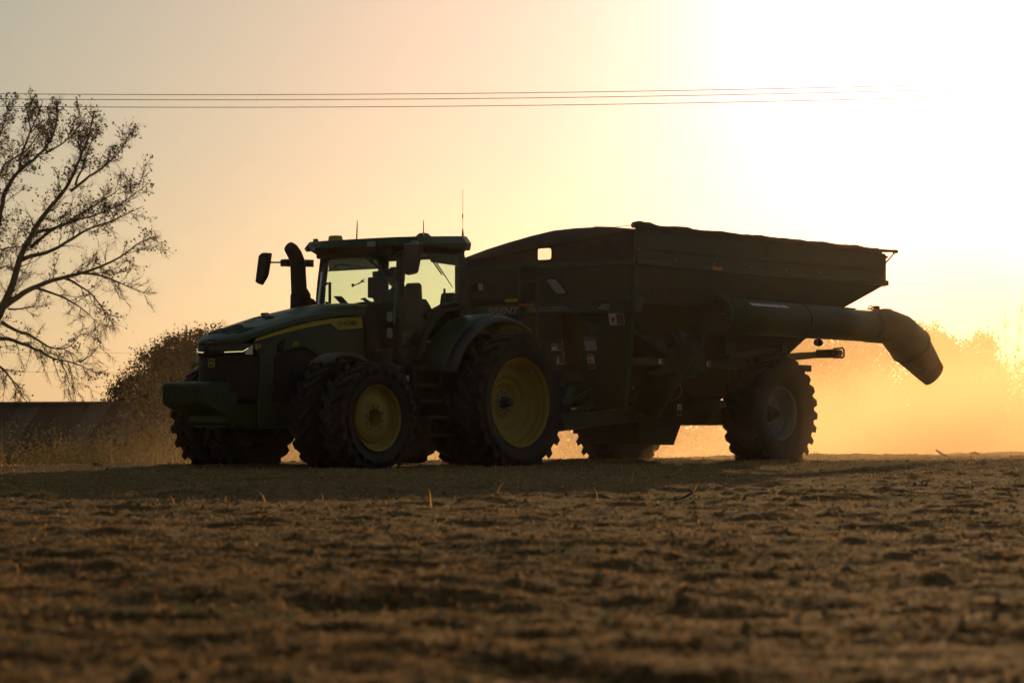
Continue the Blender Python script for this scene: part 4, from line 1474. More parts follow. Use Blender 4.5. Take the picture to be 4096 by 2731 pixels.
# decals on the left plate of the front
lx = lambda z: 3.97 - (2.35 - z) * .22 + .003
for z, h in ((1.865, .165), (1.665, .20)):
    d1 = mk('warning_decal', G().box(lx(z), lx(z) + .002, .055 if h < .18 else .125, .275, z - h / 2, z + h / 2), white, K)
    mk('decal_print', G().box(lx(z) + .0021, lx(z) + .003, .17, .27, z - h * .44, z + h * .2).box(lx(z) + .0021, lx(z) + .003, .06 if h < .18 else .13, .16, z - h * .1, z + h * .08), grey, d1)
    mk('decal_band', G().box(lx(z) + .0021, lx(z) + .003, .17, .27, z + h * .22, z + h * .44), red, d1)
for a, b, z, w, h in ((1.26, .622, .905, .12, .235), (1.63, 1.482, 1.612, .11, .09), (2.90, 1.482, 1.618, .09, .075)):
    d1 = mk('warning_decal', G().box(a - w / 2, a + w / 2, b, b + .002, z - h / 2, z + h / 2), white, K)
    if h > .2:
        d1.rotation_euler = (0, 0, 0)
        mk('decal_band', G().box(a - w * .44, a + w * .44, b + .0021, b + .003, z + h * .32, z + h * .46), orange, d1)
        mk('decal_print', G().box(a - w * .44, a + w * .44, b + .0021, b + .003, z - h * .46, z - h * .12), grey, d1)
        mk('decal_pictogram', G().prism([(a + .04, z + .045), (a + .03, z + .05), (a + .01, z), (a - .04, z + .03), (a - .045, z + .02), (a + .005, z - .015)], 'y', b + .0021, b + .003), dk, d1)
    else:
        mk('decal_print', G().box(a - w * .44, a - .0, b + .0021, b + .003, z - h * .4, z + h * .4), red if w > .1 else grey, d1)

# ladder
ld = mk('ladder', G().tube([(AF, -.30, 3.105), (AF + .09, -.40, 3.115), (AF + .115, -.425, 3.09), (AF + .115, -.425, 3.0), (AF + .10, -.425, 1.75)], .021, 8).tube([(AF, .08, 3.125), (AF + .09, -.03, 3.13), (AF + .115, -.065, 3.10), (AF + .115, -.065, 3.0), (AF + .10, -.065, 1.75)], .021, 8), grey, K)
for z in (2.88, 2.565, 2.25, 1.935):
    mk('rung', G().box(AF + .09, AF + .125, -.425, -.065, z - .015, z + .015), grey, ld)

# lower auger coming out of the hopper, open at its joint
c0, c1 = Vector((2.30, 1.02, 1.30)), Vector((2.30, 1.56, 2.02))
ax = (c1 - c0).normalized()
la = mk('lower_auger', G().tube([c0 - ax * .5, c0, c1 - ax * .02], [.27, .27, .265], 28, caps=False), green_dk, K, smooth=50, solid=.012)
nrm = Vector((.22, .80, .56)).normalized()
u = nrm.cross(Vector((0, 0, 1))).normalized()
v = nrm.cross(u)


def ring_geo(c, u, v, nrm, r0, r1, th, n=32):
    g = G()
    vs = []
    for r, h in ((r0, 0), (r1, 0), (r1, th), (r0, th)):
        for k in range(n):
            t = 2 * PI * k / n
            vs.append(c + (u * math.cos(t) + v * math.sin(t)) * r + nrm * h)
    fs = []
    for j in range(4):
        for k in range(n):
            fs.append((j * n + k, j * n + (k + 1) % n, ((j + 1) % 4) * n + (k + 1) % n, ((j + 1) % 4) * n + k))
    return g.add(vs, fs)


def disc(c, u, v, r, n=28):
    return G().add([c + (u * math.cos(2 * PI * k / n) + v * math.sin(2 * PI * k / n)) * r for k in range(n)], [tuple(range(n))])


def flighting(c, axis, u, v, r, turns, pitch, n=40):
    rows = []
    for i in range(n + 1):
        t = i / n * turns * 2 * PI
        p = c + axis * (pitch * t / (2 * PI))
        d = u * math.cos(t) + v * math.sin(t)
        rows.append([p + d * .04, p + d * r])
    return G().grid(rows)


mk('joint_ring', ring_geo(c1, u, v, nrm, .255, .315, .03), green2, la, smooth=40)
mk('flighting', flighting(c1 - nrm * .35, nrm, u, v, .235, 1.4, .28), grey, la, solid=.01)
mk('auger_shaft', G().tube([c1 - nrm * .5, c1 + nrm * .03], .045, 10), grey, la)
mk('shaft_clutch', G().hexa([c1 + u * a + v * b + nrm * .01 for a, b in ((.06, .04), (.20, .10), (.17, -.12), (.05, -.08))], [c1 + u * a + v * b + nrm * .05 for a, b in ((.07, .04), (.19, .09), (.16, -.11), (.06, -.07))]), grey, la)
mk('joint_back', disc(c1 - nrm * .36, u, v, .26), blackm, la)
mk('auger_boot', G().hexa([(2.80, 1.10, 1.42), (2.78, 1.46, 1.56), (2.05, 1.46, 1.385), (1.60, 1.46, 1.55), (1.62, 1.10, 1.45)], [(2.72, 1.12, 1.78), (2.74, 1.52, 1.84), (2.10, 1.58, 1.72), (1.75, 1.52, 1.78), (1.75, 1.12, 1.75)]), green, K, bevel=.01)
mk('wedge_panel', G().hexa([(3.60, 1.36, 2.085), (2.92, 1.42, 2.10), (2.74, 1.50, 1.70)], [(3.60, 1.40, 2.095), (2.90, 1.47, 2.11), (2.73, 1.53, 1.72)]), green2, K)

# hinge and cylinder between the two halves
mk('auger_hinge', G().tube([(2.02, 1.75, 2.26), (1.86, 1.80, 2.12), (1.70, 1.84, 1.97), (1.55, 1.86, 1.84)], [.05, .055, .055, .05], 10).tube([(2.2, 1.7, 2.30), (2.55, 1.66, 2.19)], .008, 4).box(1.45, 1.75, 1.72, 1.90, 1.75, 1.95), green_dk, K)
mk('fold_cylinder', G().tube([(1.45, 1.72, 1.72), (.35, 1.80, 1.86)], .045, 10).tube([(.35, 1.80, 1.86), (.1, 1.82, 1.89)], .022, 8).box(.02, .16, 1.78, 1.90, 1.84, 1.96), grey, K)
# upper auger folded back along the near side
axm = [(2.25, 2.352), (1.0, 2.352), (0, 2.35), (-1.0, 2.35), (-2.05, 2.350)]
ua = mk('upper_auger', G().tube([(a, 2.12, z) for a, z in axm], .272, 32, caps=False), green2, K, smooth=50, solid=.012)
cr_ = Vector((2.27, 2.12, 2.352))
e1, e2, e3 = Vector((0, 1, 0)), Vector((0, 0, 1)), Vector((1, 0, 0))
mk('joint_ring', ring_geo(cr_, e1, e2, e3, .262, .315, .035), green2, ua, smooth=40)
mk('flighting', flighting(cr_ - e3 * .55, e3, e1, e2, .245, 1.9, .30), grey, ua, solid=.01)
mk('auger_shaft', G().tube([cr_ - e3 * .7, cr_ - e3 * .02], .045, 10), grey, ua)
mk('joint_back', disc(cr_ - e3 * .6, e1, e2, .265), blackm, ua)
mk('auger_band', G().tube([(.05, 2.12, 2.352), (-.02, 2.12, 2.352)], .28, 32, caps=False), green2, ua, smooth=50, solid=.01)
mk('auger_band', G().tube([(-2.03, 2.12, 2.350), (-2.10, 2.12, 2.350)], .285, 32, caps=False), green2, ua, smooth=50, solid=.012)
# sloped reflective strip in six pieces on the tube
for i in range(6):
    a0 = 1.67 - i * .165 if i < 5 else .82
    w_ = .155 if i < 5 else .17
    pr = []
    for zz, off in ((.213, 0), (.175, -.06)):
        y = 2.12 + math.sqrt(.279 ** 2 - zz ** 2) + .001
        pr.append((a0 + off, y, 2.352 + zz))
        pr.append((a0 - w_ + off, y, 2.352 + zz))
    p = [pr[0], pr[1], pr[3], pr[2]]
    mk('reflective_strip', G().hexa(p, [(q[0], q[1] + .003, q[2] + .002) for q in p]), white, ua)
text('lettering', 'BRENT', .150, ua, (-.66, 2.388, 2.385), 'left', maroon, sx=1.62, bold=.004)
text('lettering', '882', .11, hop, (.42, 1.452, 1.84), 'left', grey, shear=.2)
# elbow and spout
el = mk('auger_elbow', G().tube([(-2.08, 2.12, 2.350), (-2.70, 2.12, 2.347), (-2.96, 2.12, 2.275), (-3.36, 2.12, 2.055)], [.282, .286, .325, .355], 32, caps=False), green2, ua, smooth=24, solid=.015)
d = Vector((-.80, 0, -.60)).normalized()
ce = Vector((-3.36, 2.12, 2.055))
mk('spout_flange', ring_geo(ce, e1, d.cross(e1), d, .33, .375, .035), green_dk, el, smooth=40)


def ring_pts(c, nr, r, n=32):
    nr = Vector(nr).normalized()
    uu = (Vector((0, 1, 0)) - nr * nr.y).normalized()
    vv = nr.cross(uu)
    return [tuple(Vector(c) + (uu * math.cos(2 * PI * k / n) + vv * math.sin(2 * PI * k / n)) * r) for k in range(n + 1)]


# rubber spout, cut off at a slant so that its mouth shows
rows = [ring_pts(ce, d, .345), ring_pts((-3.54, 2.12, 1.93), (-.74, .10, -.66), .32), ring_pts((-3.74, 2.12, 1.80), (-.58, .30, -.75), .285), ring_pts((-3.94, 2.12, 1.67), (-.30, .55, -.75), .25), ring_pts((-4.12, 2.13, 1.555), (-.05, .77, -.63), .218)]
mk('spout', G().grid(rows), mat('rubber spout', (.03, .029, .028), .6, dust=.45), ua, smooth=50, solid=.015)
mk('spout_motor', G().tube([(-2.2, 2.02, 2.63), (-2.42, 2.02, 2.69), (-2.55, 2.02, 2.66)], [.01, .014, .01], 6).box(-2.50, -2.42, 1.98, 2.06, 2.63, 2.70).tube([(-2.40, 2.02, 2.67), (-2.30, 2.0, 2.70), (-2.15, 2.0, 2.60)], .010, 5).box(-2.80, -2.62, 2.0, 2.12, 2.635, 2.66), blackm, el)
mk('under_lamp', G().lathe([(0, 0), (.055, .0), (.065, .05), (.055, .13), (.0, .14)], 14, 'x', (-.80, 2.0, 2.02)).tube([(-.74, 2.0, 2.02), (-.74, 2.0, 2.10)], .015, 5), blackm, ua)

# rear light arm on the near side
ra = mk('rear_light_arm', G().hexa([(-1.05, 1.05, 1.73), (-1.13, 1.05, 1.73), (-1.13, 1.75, 1.78), (-1.05, 1.75, 1.78)], [(-1.05, 1.05, 1.86), (-1.13, 1.05, 1.86), (-1.13, 1.75, 1.885), (-1.05, 1.75, 1.885)]), green_dk, K)
mk('lamp_box', G().box(-1.16, -1.02, 1.75, 2.10, 1.775, 1.915), blackm, ra, bevel=.01)
mk('lamp_lens', G().lathe([(0, .035), (.05, .03), (.062, .0)], 18, 'x', (-1.02, 2.15, 1.85)).lathe([(.062, 0), (.062, -.12), (0, -.12)], 18, 'x', (-1.02, 2.15, 1.85)), redlens, ra)
mk('lamp_guard', G().tube([(-1.09, 2.06, 1.925), (-1.09, 2.24, 1.935), (-1.09, 2.27, 1.90), (-1.09, 2.27, 1.80), (-1.09, 2.24, 1.775), (-1.09, 2.06, 1.775)], .016, 6), blackm, ra)
mk('rear_light_arm', G().hexa([(-1.05, -1.05, 1.73), (-1.13, -1.05, 1.73), (-1.13, -1.75, 1.78), (-1.05, -1.75, 1.78)], [(-1.05, -1.05, 1.86), (-1.13, -1.05, 1.86), (-1.13, -1.75, 1.885), (-1.05, -1.75, 1.885)]), green_dk, K)
mk('jack_stand', G().tube([(2.62, .70, 1.25), (2.30, .72, 1.08)], .035, 8).box(2.2, 2.42, .66, .70, 1.0, 1.16), steel, K)
for k in range(3):
    pts = [(1.95 - .5 * t + .08 * k, .85 + .3 * math.sin(t * 3 + k), 1.38 - .36 * t - .10 * math.sin(PI * t)) for t in np.linspace(0, 1, 10)]
    mk('hose', G().tube(pts, .010, 6), rimgrey if k == 1 else blackm, K)
mk('gearbox', G().tube([(1.55, -.2, 1.15), (1.55, .55, 1.15)], .17, 16).tube([(2.3, 0, 1.0), (5.0, 0, .78)], .035, 8), blackm, K)

fonts_to_meshes()

# ================================================================== operator in the cab


def skin_body(name, joints, edges, m, parent_to=None, sub=1):
    me = bpy.data.meshes.new(name)
    names = list(joints)
    me.from_pydata([joints[k][0] for k in names], [(names.index(a), names.index(b)) for a, b in edges], [])
    o = bpy.data.objects.new(name, me)
    COL.objects.link(o)
    sk = o.modifiers.new('skin', 'SKIN')
    for i, k in enumerate(names):
        r = joints[k][1]
        me.skin_vertices[0].data[i].radius = (r, r) if isinstance(r, float) else r
    me.skin_vertices[0].data[0].use_root = True
    sk.use_smooth_shade = True
    sb = o.modifiers.new('sub', 'SUBSURF')
    sb.levels = sb.render_levels = sub
    me.materials.append(m)
    return o


cloth_m = mat('work jacket', (.04, .045, .05), .85)
skin_m = mat('skin', (.34, .19, .13), .55)
J = {'pelvis': ((.62, 0, 2.20), (.15, .13)), 'waist': ((.60, 0, 2.34), (.15, .12)), 'chest': ((.60, 0, 2.52), (.17, .13)), 'neck0': ((.63, 0, 2.66), .07), 'neck': ((.66, 0, 2.72), .055)}
E_ = [('pelvis', 'waist'), ('waist', 'chest'), ('chest', 'neck0'), ('neck0', 'neck')]
for s, n_ in ((1, 'l'), (-1, 'r')):
    J.update({n_ + 'sh': ((.60, s * .19, 2.60), .065), n_ + 'el': ((.80, s * .26, 2.40), .05), n_ + 'wr': ((1.04, s * .17, 2.46), .032), n_ + 'pa': ((1.10, s * .165, 2.49), .036),
              n_ + 'hip': ((.68, s * .11, 2.20), .09), n_ + 'kn': ((1.10, s * .15, 2.22), .07), n_ + 'an': ((1.22, s * .15, 1.85), .048), n_ + 'toe': ((1.38, s * .16, 1.80), .04)})
    E_ += [('chest', n_ + 'sh'), (n_ + 'sh', n_ + 'el'), (n_ + 'el', n_ + 'wr'), (n_ + 'wr', n_ + 'pa'), ('pelvis', n_ + 'hip'), (n_ + 'hip', n_ + 'kn'), (n_ + 'kn', n_ + 'an'), (n_ + 'an', n_ + 'toe')]
    for k in range(4):
        f1, f2 = f'{n_}f{k}a', f'{n_}f{k}b'
        J[f1] = ((1.145, s * (.145 + .018 * k), 2.52 - .004 * k), .010)
        J[f2] = ((1.165, s * (.148 + .018 * k), 2.49), .009)
        E_ += [(n_ + 'pa', f1), (f1, f2)]
    J[n_ + 'th'] = ((1.12, s * .135, 2.475), .011)
    E_.append((n_ + 'pa', n_ + 'th'))
person = skin_body('person', J, E_, cloth_m)
person.location = TR_O + HV * .26
person.rotation_euler = (0, 0, PHI)
tag(person, 'person in a peaked cap driving, seated behind the cab windshield', 'person')
# head: profile rows turned into a closed surface
prof = [  # z, front a, back a, half width
    (2.705, .70, .63, .045), (2.735, .745, .595, .055), (2.755, .775, .585, .060), (2.775, .780, .575, .064), (2.79, .782, .57, .068), (2.805, .802, .565, .070), (2.825, .785, .56, .073), (2.845, .778, .555, .076), (2.87, .782, .55, .078), (2.90, .775, .55, .078), (2.93, .745, .565, .070), (2.955, .70, .60, .045)]
rows = []
for z, f, b, w in prof:
    c, h = (f + b) / 2, (f - b) / 2
    rows.append([(c + h * math.cos(t) * (1 if abs(math.cos(t)) < .98 else 1), w * math.sin(t), z) for t in np.linspace(0, 2 * PI, 17)])
hd = mk('head', G().grid(rows), skin_m, person, smooth=70)
for s in (1, -1):
    mk('ear', G().lathe([(0, .015), (.02, .012), (.028, 0)], 8, 'y', (.66, s * .072 - (.0 if s > 0 else .015), 2.825)), skin_m, hd)
    mk('eye', G().lathe([(0, .008), (.010, .004), (.012, 0)], 8, 'x', (.768, s * .030, 2.855)), blackm, hd)
cp = []
for z, f, b, w in ((2.865, .792, .545, .083), (2.91, .785, .545, .083), (2.95, .755, .56, .072), (2.985, .70, .60, .045), (2.99, .66, .64, .01)):
    c, h = (f + b) / 2, (f - b) / 2
    cp.append([(c + h * math.cos(t), w * math.sin(t), z) for t in np.linspace(0, 2 * PI, 17)])
g = G().grid(cp)
br = [[(.775 + .0 * t, y, 2.872) for y in np.linspace(-.075, .075, 7)], [(.895 - abs(y) * .5, y * .95, 2.862 - abs(y) * .12) for y in np.linspace(-.075, .075, 7)]]
g.add(*(lambda q: (q.v, q.f))(G().grid(br)))
mk('cap', g, blackm, person, smooth=60, solid=.006)

# phone holder stuck to the inside of the windshield
ph = mk('phone_holder', G().lathe([(0, 0), (.035, .004), (.045, .012), (.03, .03), (.0, .03)], 16, 'x', (0, 0, 0)).tube([(-.02, 0, 0), (-.06, .06, .02), (-.09, .12, .05), (-.12, .17, .09)], [.014, .012, .016, .014], 8).box(-.15, -.11, .15, .20, .07, .125), blackm)
mk('clamp_arm', G().tube([(-.13, .19, .12), (-.13, .24, .135), (-.14, .26, .13)], .008, 5), blackm, ph)
mk('clamp_arm', G().tube([(-.13, .19, .08), (-.13, .24, .065), (-.14, .26, .07)], .008, 5), blackm, ph)
M = Matrix.Translation(TR_O) @ Matrix.Rotation(PHI, 4, 'Z')
ph.matrix_world = M @ Matrix.Translation((1.735, -.06, 2.69)) @ Matrix.Scale(.62, 4)
tag(ph, 'small black phone holder with two prongs stuck on the cab windshield', 'phone holder')

# ================================================================== trees
bark = mat('bark', (.24, .17, .115), .95, vary=.5, scale=6)
twig_m = mat('twig bark', (.24, .165, .11), .95)


def leaf_mesh(name, P, size, tint, r, flat=.0):
    """many small leaf faces: each a bent diamond of two triangles... kept as one quad with its own tilt"""
    n = len(P)
    a = r.normal(size=(n, 3))
    a /= np.linalg.norm(a, axis=1)[:, None]
    b = np.cross(a, r.normal(size=(n, 3)))
    b /= np.linalg.norm(b, axis=1)[:, None]
    s = size * r.uniform(.6, 1.35, n)[:, None]
    V = np.stack([P - a * s * .5, P + b * s * .32 + a * s * .05, P + a * s * .5, P - b * s * .32 + a * s * .05], 1)
    q = np.arange(n * 4).reshape(n, 4)
    me = np_mesh(name, V.reshape(-1, 3), quads=q)
    at = me.attributes.new('tint', 'FLOAT_COLOR', 'POINT')
    c = np.ones((n, 4, 4), np.float32)
    c[:, :, :3] = tint[:, None, :]
    at.data.foreach_set('color', c.ravel())
    return me


leafmat = attr_mat('leaf', .42, .6)


def tubes_np(name, segs, sides=3):
    """many short tubes in one mesh; segs = list of (points, radii)"""
    V, Q = [], []
    o = 0
    for pts, rad in segs:
        m = len(pts)
        P = np.asarray(pts, float)
        D = np.gradient(P, axis=0)
        D /= np.linalg.norm(D, axis=1)[:, None] + 1e-9
        ref = np.array([.3, .9, .1]) if abs(D[0, 1]) < .8 else np.array([1., 0, 0])
        U = np.cross(D, ref)
        U /= np.linalg.norm(U, axis=1)[:, None] + 1e-9
        Wv = np.cross(D, U)
        t = np.arange(sides) * 2 * PI / sides
        ring = P[:, None, :] + (U[:, None, :] * np.cos(t)[None, :, None] + Wv[:, None, :] * np.sin(t)[None, :, None]) * np.asarray(rad)[:, None, None]
        V.append(ring.reshape(-1, 3))
        k = np.arange(sides)
        k2 = (k + 1) % sides
        for i in range(m - 1):
            Q.append(np.stack([o + i * sides + k, o + i * sides + k2, o + (i + 1) * sides + k2, o + (i + 1) * sides + k], 1))
        o += m * sides
    return np_mesh(name, np.concatenate(V), quads=np.concatenate(Q))


# the big half-bare tree on the left: limbs in metres, x to the right, z up, from the foot of its trunk
TREE_Y = 90.0
TX, TZ = -17.9, -2.35
LIMBS = [
    # pixel-free metre lists: (x, z, r)
]


def limb(px, r0, r1):
    """limb traced as offsets; px are (right, up) in 1/126.67 m steps"""
    return [((u - 2048) / 126.67 - TX, .642 + (1700 - v) / 126.67 - TZ) for u, v in px], r0, r1


LIMBS = [
    limb([(-215, 2075), (-205, 1850), (-160, 1640), (-75, 1420), (0, 1275), (53, 1155), (78, 1053), (95, 1000), (138, 931), (165, 878), (214, 833), (277, 762), (326, 646), (357, 570), (384, 450)], .36, .03),
    limb([(277, 762), (330, 713), (393, 668), (446, 623), (487, 570), (513, 503)], .075, .012),
    limb([(300, 740), (330, 640), (345, 560), (372, 500)], .06, .012),
    limb([(138, 931), (190, 918), (250, 905), (339, 851), (424, 811), (487, 775), (520, 740)], .085, .012),
    limb([(125, 990), (143, 972), (201, 931), (277, 891), (402, 869), (491, 833), (571, 789), (625, 753)], .085, .012),
    limb([(80, 1043), (112, 1025), (192, 1021), (286, 967), (371, 914), (429, 905), (513, 873), (600, 840)], .11, .012),
    limb([(20, 1225), (82, 1175), (147, 1135), (229, 1102), (310, 1090), (359, 1061), (449, 1024), (536, 945), (600, 930)], .15, .012),
    limb([(310, 1090), (408, 1098), (490, 1135), (571, 1167), (598, 1180)], .065, .010),
    limb([(261, 1110), (318, 1143), (367, 1176), (408, 1229), (430, 1290), (424, 1330)], .06, .010),
    limb([(139, 1150), (196, 1163), (265, 1200), (318, 1224), (367, 1282), (408, 1315)], .07, .010),
    limb([(-60, 1390), (0, 1343), (49, 1359), (122, 1384), (171, 1400), (245, 1445), (318, 1449), (384, 1482), (429, 1506)], .12, .010),
    limb([(245, 1445), (262, 1500), (282, 1550), (300, 1590)], .035, .008),
    limb([(318, 1449), (367, 1420), (395, 1390), (408, 1366)], .04, .008),
    limb([(0, 1285), (41, 1314), (102, 1331), (139, 1351), (196, 1396), (269, 1396), (310, 1351), (318, 1310)], .09, .010),
    limb([(-90, 1440), (-30, 1440), (0, 1469), (33, 1506), (49, 1567), (94, 1608), (110, 1625)], .09, .010),
    limb([(30, 1235), (75, 1235), (110, 1235), (150, 1215), (165, 1190)], .05, .008),
    limb([(-170, 1690), (-130, 1400), (-60, 1130), (0, 900), (18, 806), (40, 753), (76, 690), (134, 655), (179, 610), (214, 556), (241, 449), (235, 415)], .30, .025),
    limb([(76, 690), (80, 628), (120, 530), (150, 450), (170, 405)], .08, .012),
    limb([(120, 530), (110, 470), (95, 420)], .05, .010),
    limb([(0, 870), (-40, 800), (0, 650), (49, 628), (107, 583), (150, 500), (185, 430)], .09, .012),
    limb([(-60, 1130), (-90, 900), (-40, 760), (10, 610), (36, 556), (60, 480), (76, 427)], .12, .012),
    limb([(-40, 760), (-30, 620), (0, 520), (15, 470)], .07, .010),
    limb([(179, 610), (225, 580), (275, 540), (310, 480), (330, 440)], .05, .010),
    limb([(326, 646), (310, 590), (300, 540), (308, 480)], .05, .010),
    limb([(0, 1000), (40, 980), (100, 990), (140, 1010)], .05, .010),
    limb([(-60, 1090), (0, 1065), (60, 1060), (120, 1105)], .05, .010),
]


def build_left_tree():
    r = np.random.default_rng(21)
    root = empty('half_bare_tree', (TX, TREE_Y, TZ))
    tag(root, 'tall half bare tree with crooked limbs and few leaves above the barn', 'tree')
    big, twigs, leaves = [], [], []
    trunk = []
    for li, (pts, r0, r1) in enumerate(LIMBS):
        P = np.array(pts)
        # resample smoothly
        L = np.concatenate([[0], np.cumsum(np.linalg.norm(np.diff(P, axis=0), axis=1))])
        n = max(8, int(L[-1] / .22))
        s = np.linspace(0, L[-1], n)
        X = np.interp(s, L, P[:, 0])
        Z = np.interp(s, L, P[:, 1])
        k = np.array([.25, .5, .25])
        for _ in range(2):
            X[1:-1] = np.convolve(X, k, 'valid')
            Z[1:-1] = np.convolve(Z, k, 'valid')
        X[1:-1] += r.normal(0, .012, n - 2)
        Z[1:-1] += r.normal(0, .012, n - 2)
        dirn = r.uniform(-.45, .45) if li not in (0, 16) else r.uniform(-.08, .08)
        Y = s * dirn + .15 * np.sin(s * 1.3 + r.uniform(0, 6))
        if li in (0, 16):
            Y = Y * np.clip(s / 3, 0, 1)
        P3 = np.stack([X, Y, Z], 1)
        rad = (r0 + (r1 - r0) * (s / L[-1]) ** .75) * .74
        (trunk if li in (0, 16) else big).append((P3, rad))
        # side shoots
        step = .125
        for d0 in np.arange(L[-1] * (.30 if li not in (0, 16) else .35), L[-1], step):
            if r.random() < .12:
                continue
            i = min(int(d0 / L[-1] * (n - 1)), n - 2)
            p = P3[i]
            tang = P3[i + 1] - P3[i]
            tang /= np.linalg.norm(tang) + 1e-9
            side = np.cross(tang, [0, 1, 0]) * r.choice([-1, 1]) + np.array([0, r.normal(0, .8), 0])
            side /= np.linalg.norm(side)
            a = r.uniform(.45, 1.1)
            dv = tang * math.cos(a) + side * math.sin(a)
            low = p[2] < 6.5
            ln = r.uniform(.35, 1.25) * (1.15 - .45 * d0 / L[-1]) * (1 if p[2] < 10.4 else .5)
            m = 7
            q = [p]
            v = dv.copy()
            for j in range(m):
                v = v + r.normal(0, .17, 3) + np.array([0, 0, -.13 if low else .09])
                v /= np.linalg.norm(v)
                q.append(q[-1] + v * ln / m)
            q = np.array(q)
            rr = np.linspace(min(rad[i] * .5, .016), .004, m + 1)
            twigs.append((q, rr))
            ends = [q[-1]]
            for j in range(1, m + 1):
                for _ in range(r.integers(2, 5)):
                    v2 = (q[j] - q[j - 1])
                    v2 /= np.linalg.norm(v2)
                    v2 = v2 + r.normal(0, .62, 3)
                    v2 /= np.linalg.norm(v2)
                    l2 = r.uniform(.12, .42)
                    e = [q[j]]
                    for _k in range(3):
                        v2 = v2 + r.normal(0, .22, 3) + np.array([0, 0, -.16 if low else .05])
                        v2 /= np.linalg.norm(v2)
                        e.append(e[-1] + v2 * l2 / 3)
                    twigs.append((np.array(e), np.array([.006, .005, .004, .003])))
                    ends.append(e[-1])
            hgt = np.clip((p[2] - 5.0) / 6.0, 0, 1)
            lf = .55 if hgt > .55 else .22
            if X[i] + TX < -14.6 and hgt > .5:
                lf = .8
            if r.random() < lf:
                for e in ends:
                    if r.random() < .5:
                        for _ in range(r.integers(1, 5)):
                            leaves.append(e + r.normal(0, .055, 3))
    tr_ = mk('trunk', tubes_np('trunk', trunk, 10), bark, root, smooth=60)
    mk('limbs', tubes_np('limbs', big, 7), bark, root, smooth=60)
    mk('twigs', tubes_np('twigs', twigs, 3), twig_m, root)
    P = np.array(leaves)
    tint = np.array([.10, .072, .035]) * r.uniform(.5, 1.4, len(P))[:, None]
    mk('leaves', leaf_mesh('leaves', P, .088, tint, r), leafmat, root)


build_left_tree()


def leafy_tree(name, x, y, blobs, n, label, seed, size=.17, tint=(.055, .06, .02), group=None, trunk_r=.16, gaps=.35):
    """blobs: (dx, dz, rx, rz) lumps of the crown measured from the foot of the trunk"""
    r = np.random.default_rng(seed)
    z0 = float(base_height(np.array([x]), np.array([y]))[0])
    root = empty(name, (x, y, z0))
    tag(root, label, 'tree', group)
    P, segs = [], []
    tot = sum(b[2] * b[3] for b in blobs)
    H = max(b[1] for b in blobs)
    lean = r.normal(0, .15)
    trunk = np.array([(lean * t * t, 0, H * .85 * t) for t in np.linspace(0, 1, 8)]) + r.normal(0, .03, (8, 3)) * np.array([1, 1, 0])
    trunk[0] = (0, 0, -.1)
    mk('trunk', tubes_np('trunk', [(trunk, np.linspace(trunk_r, .04, 8))], 8), bark, root, smooth=60)
    for dx, dz, rx, rz in blobs:
        k = int(n * rx * rz / tot)
        # tufts spread through the lump, more of them near its skin
        nt = max(6, k // 38)
        v = r.normal(size=(nt, 3))
        v /= np.linalg.norm(v, axis=1)[:, None]
        rad = r.uniform(.25, 1.05, nt) ** .5
        ry = min(rx, 2.2)
        C = np.array([dx, 0, dz]) + v * rad[:, None] * np.array([rx, ry, rz])
        C = C[r.random(nt) > gaps * .5]
        tw = r.uniform(.16, .42, len(C)) * min(1.25, .6 + rx * .3)
        idx = r.integers(0, len(C), k)
        P.append(C[idx] + r.normal(size=(k, 3)) * (tw[idx] * .62)[:, None] * np.array([1, 1, 1.1]))
        for c in C[::2]:
            st = trunk[min(7, max(1, int(7 * min(1, max(.1, (c[2] * .6) / (H * .85))))))]
            mid = (st + c) / 2 + r.normal(0, .12, 3)
            segs.append((np.array([st, mid, c]), np.array([.035, .02, .006])))
    mk('branches', tubes_np('branches', segs, 4), bark, root)
    P = np.concatenate(P)
    P = P[P[:, 2] > .15]
    t = np.array(tint) * r.uniform(.55, 1.45, len(P))[:, None]
    mk('crown', leaf_mesh('crown', P, size, t, r), leafmat, root)
    return root


GB = 'trees beyond the field'
leafy_tree('broad_tree', -12.4, 112, [(-3.2, 3.15, .75, 0.69), (-2.5, 3.87, .9, 1.01), (-1.7, 4.77, .9, 1.01), (-.9, 5.40, .8, 1.10), (0, 5.49, .9, 1.10), (.9, 5.40, .8, 1.15), (1.6, 4.68, 1.0, 1.47), (-2.2, 2.34, 1.3, 1.38), (-.5, 3.78, 1.8, 1.56), (.8, 2.88, 2.2, 2.02), (-1.0, 1.62, 2.2, 1.29)], 120000,
           'broad dark bushy tree behind the tractor nose', 31, .105, (.018, .020, .008), GB, gaps=.3)
leafy_tree('round_tree', -8.6, 118, [(0, 4.2, 1.2, 1.9), (.8, 3.0, 1.6, 1.8), (-1.0, 2.6, 1.2, 1.5)], 24000, 'smaller tree rising just above the front of the tractor hood', 32, .19, (.05, .045, .016), GB)
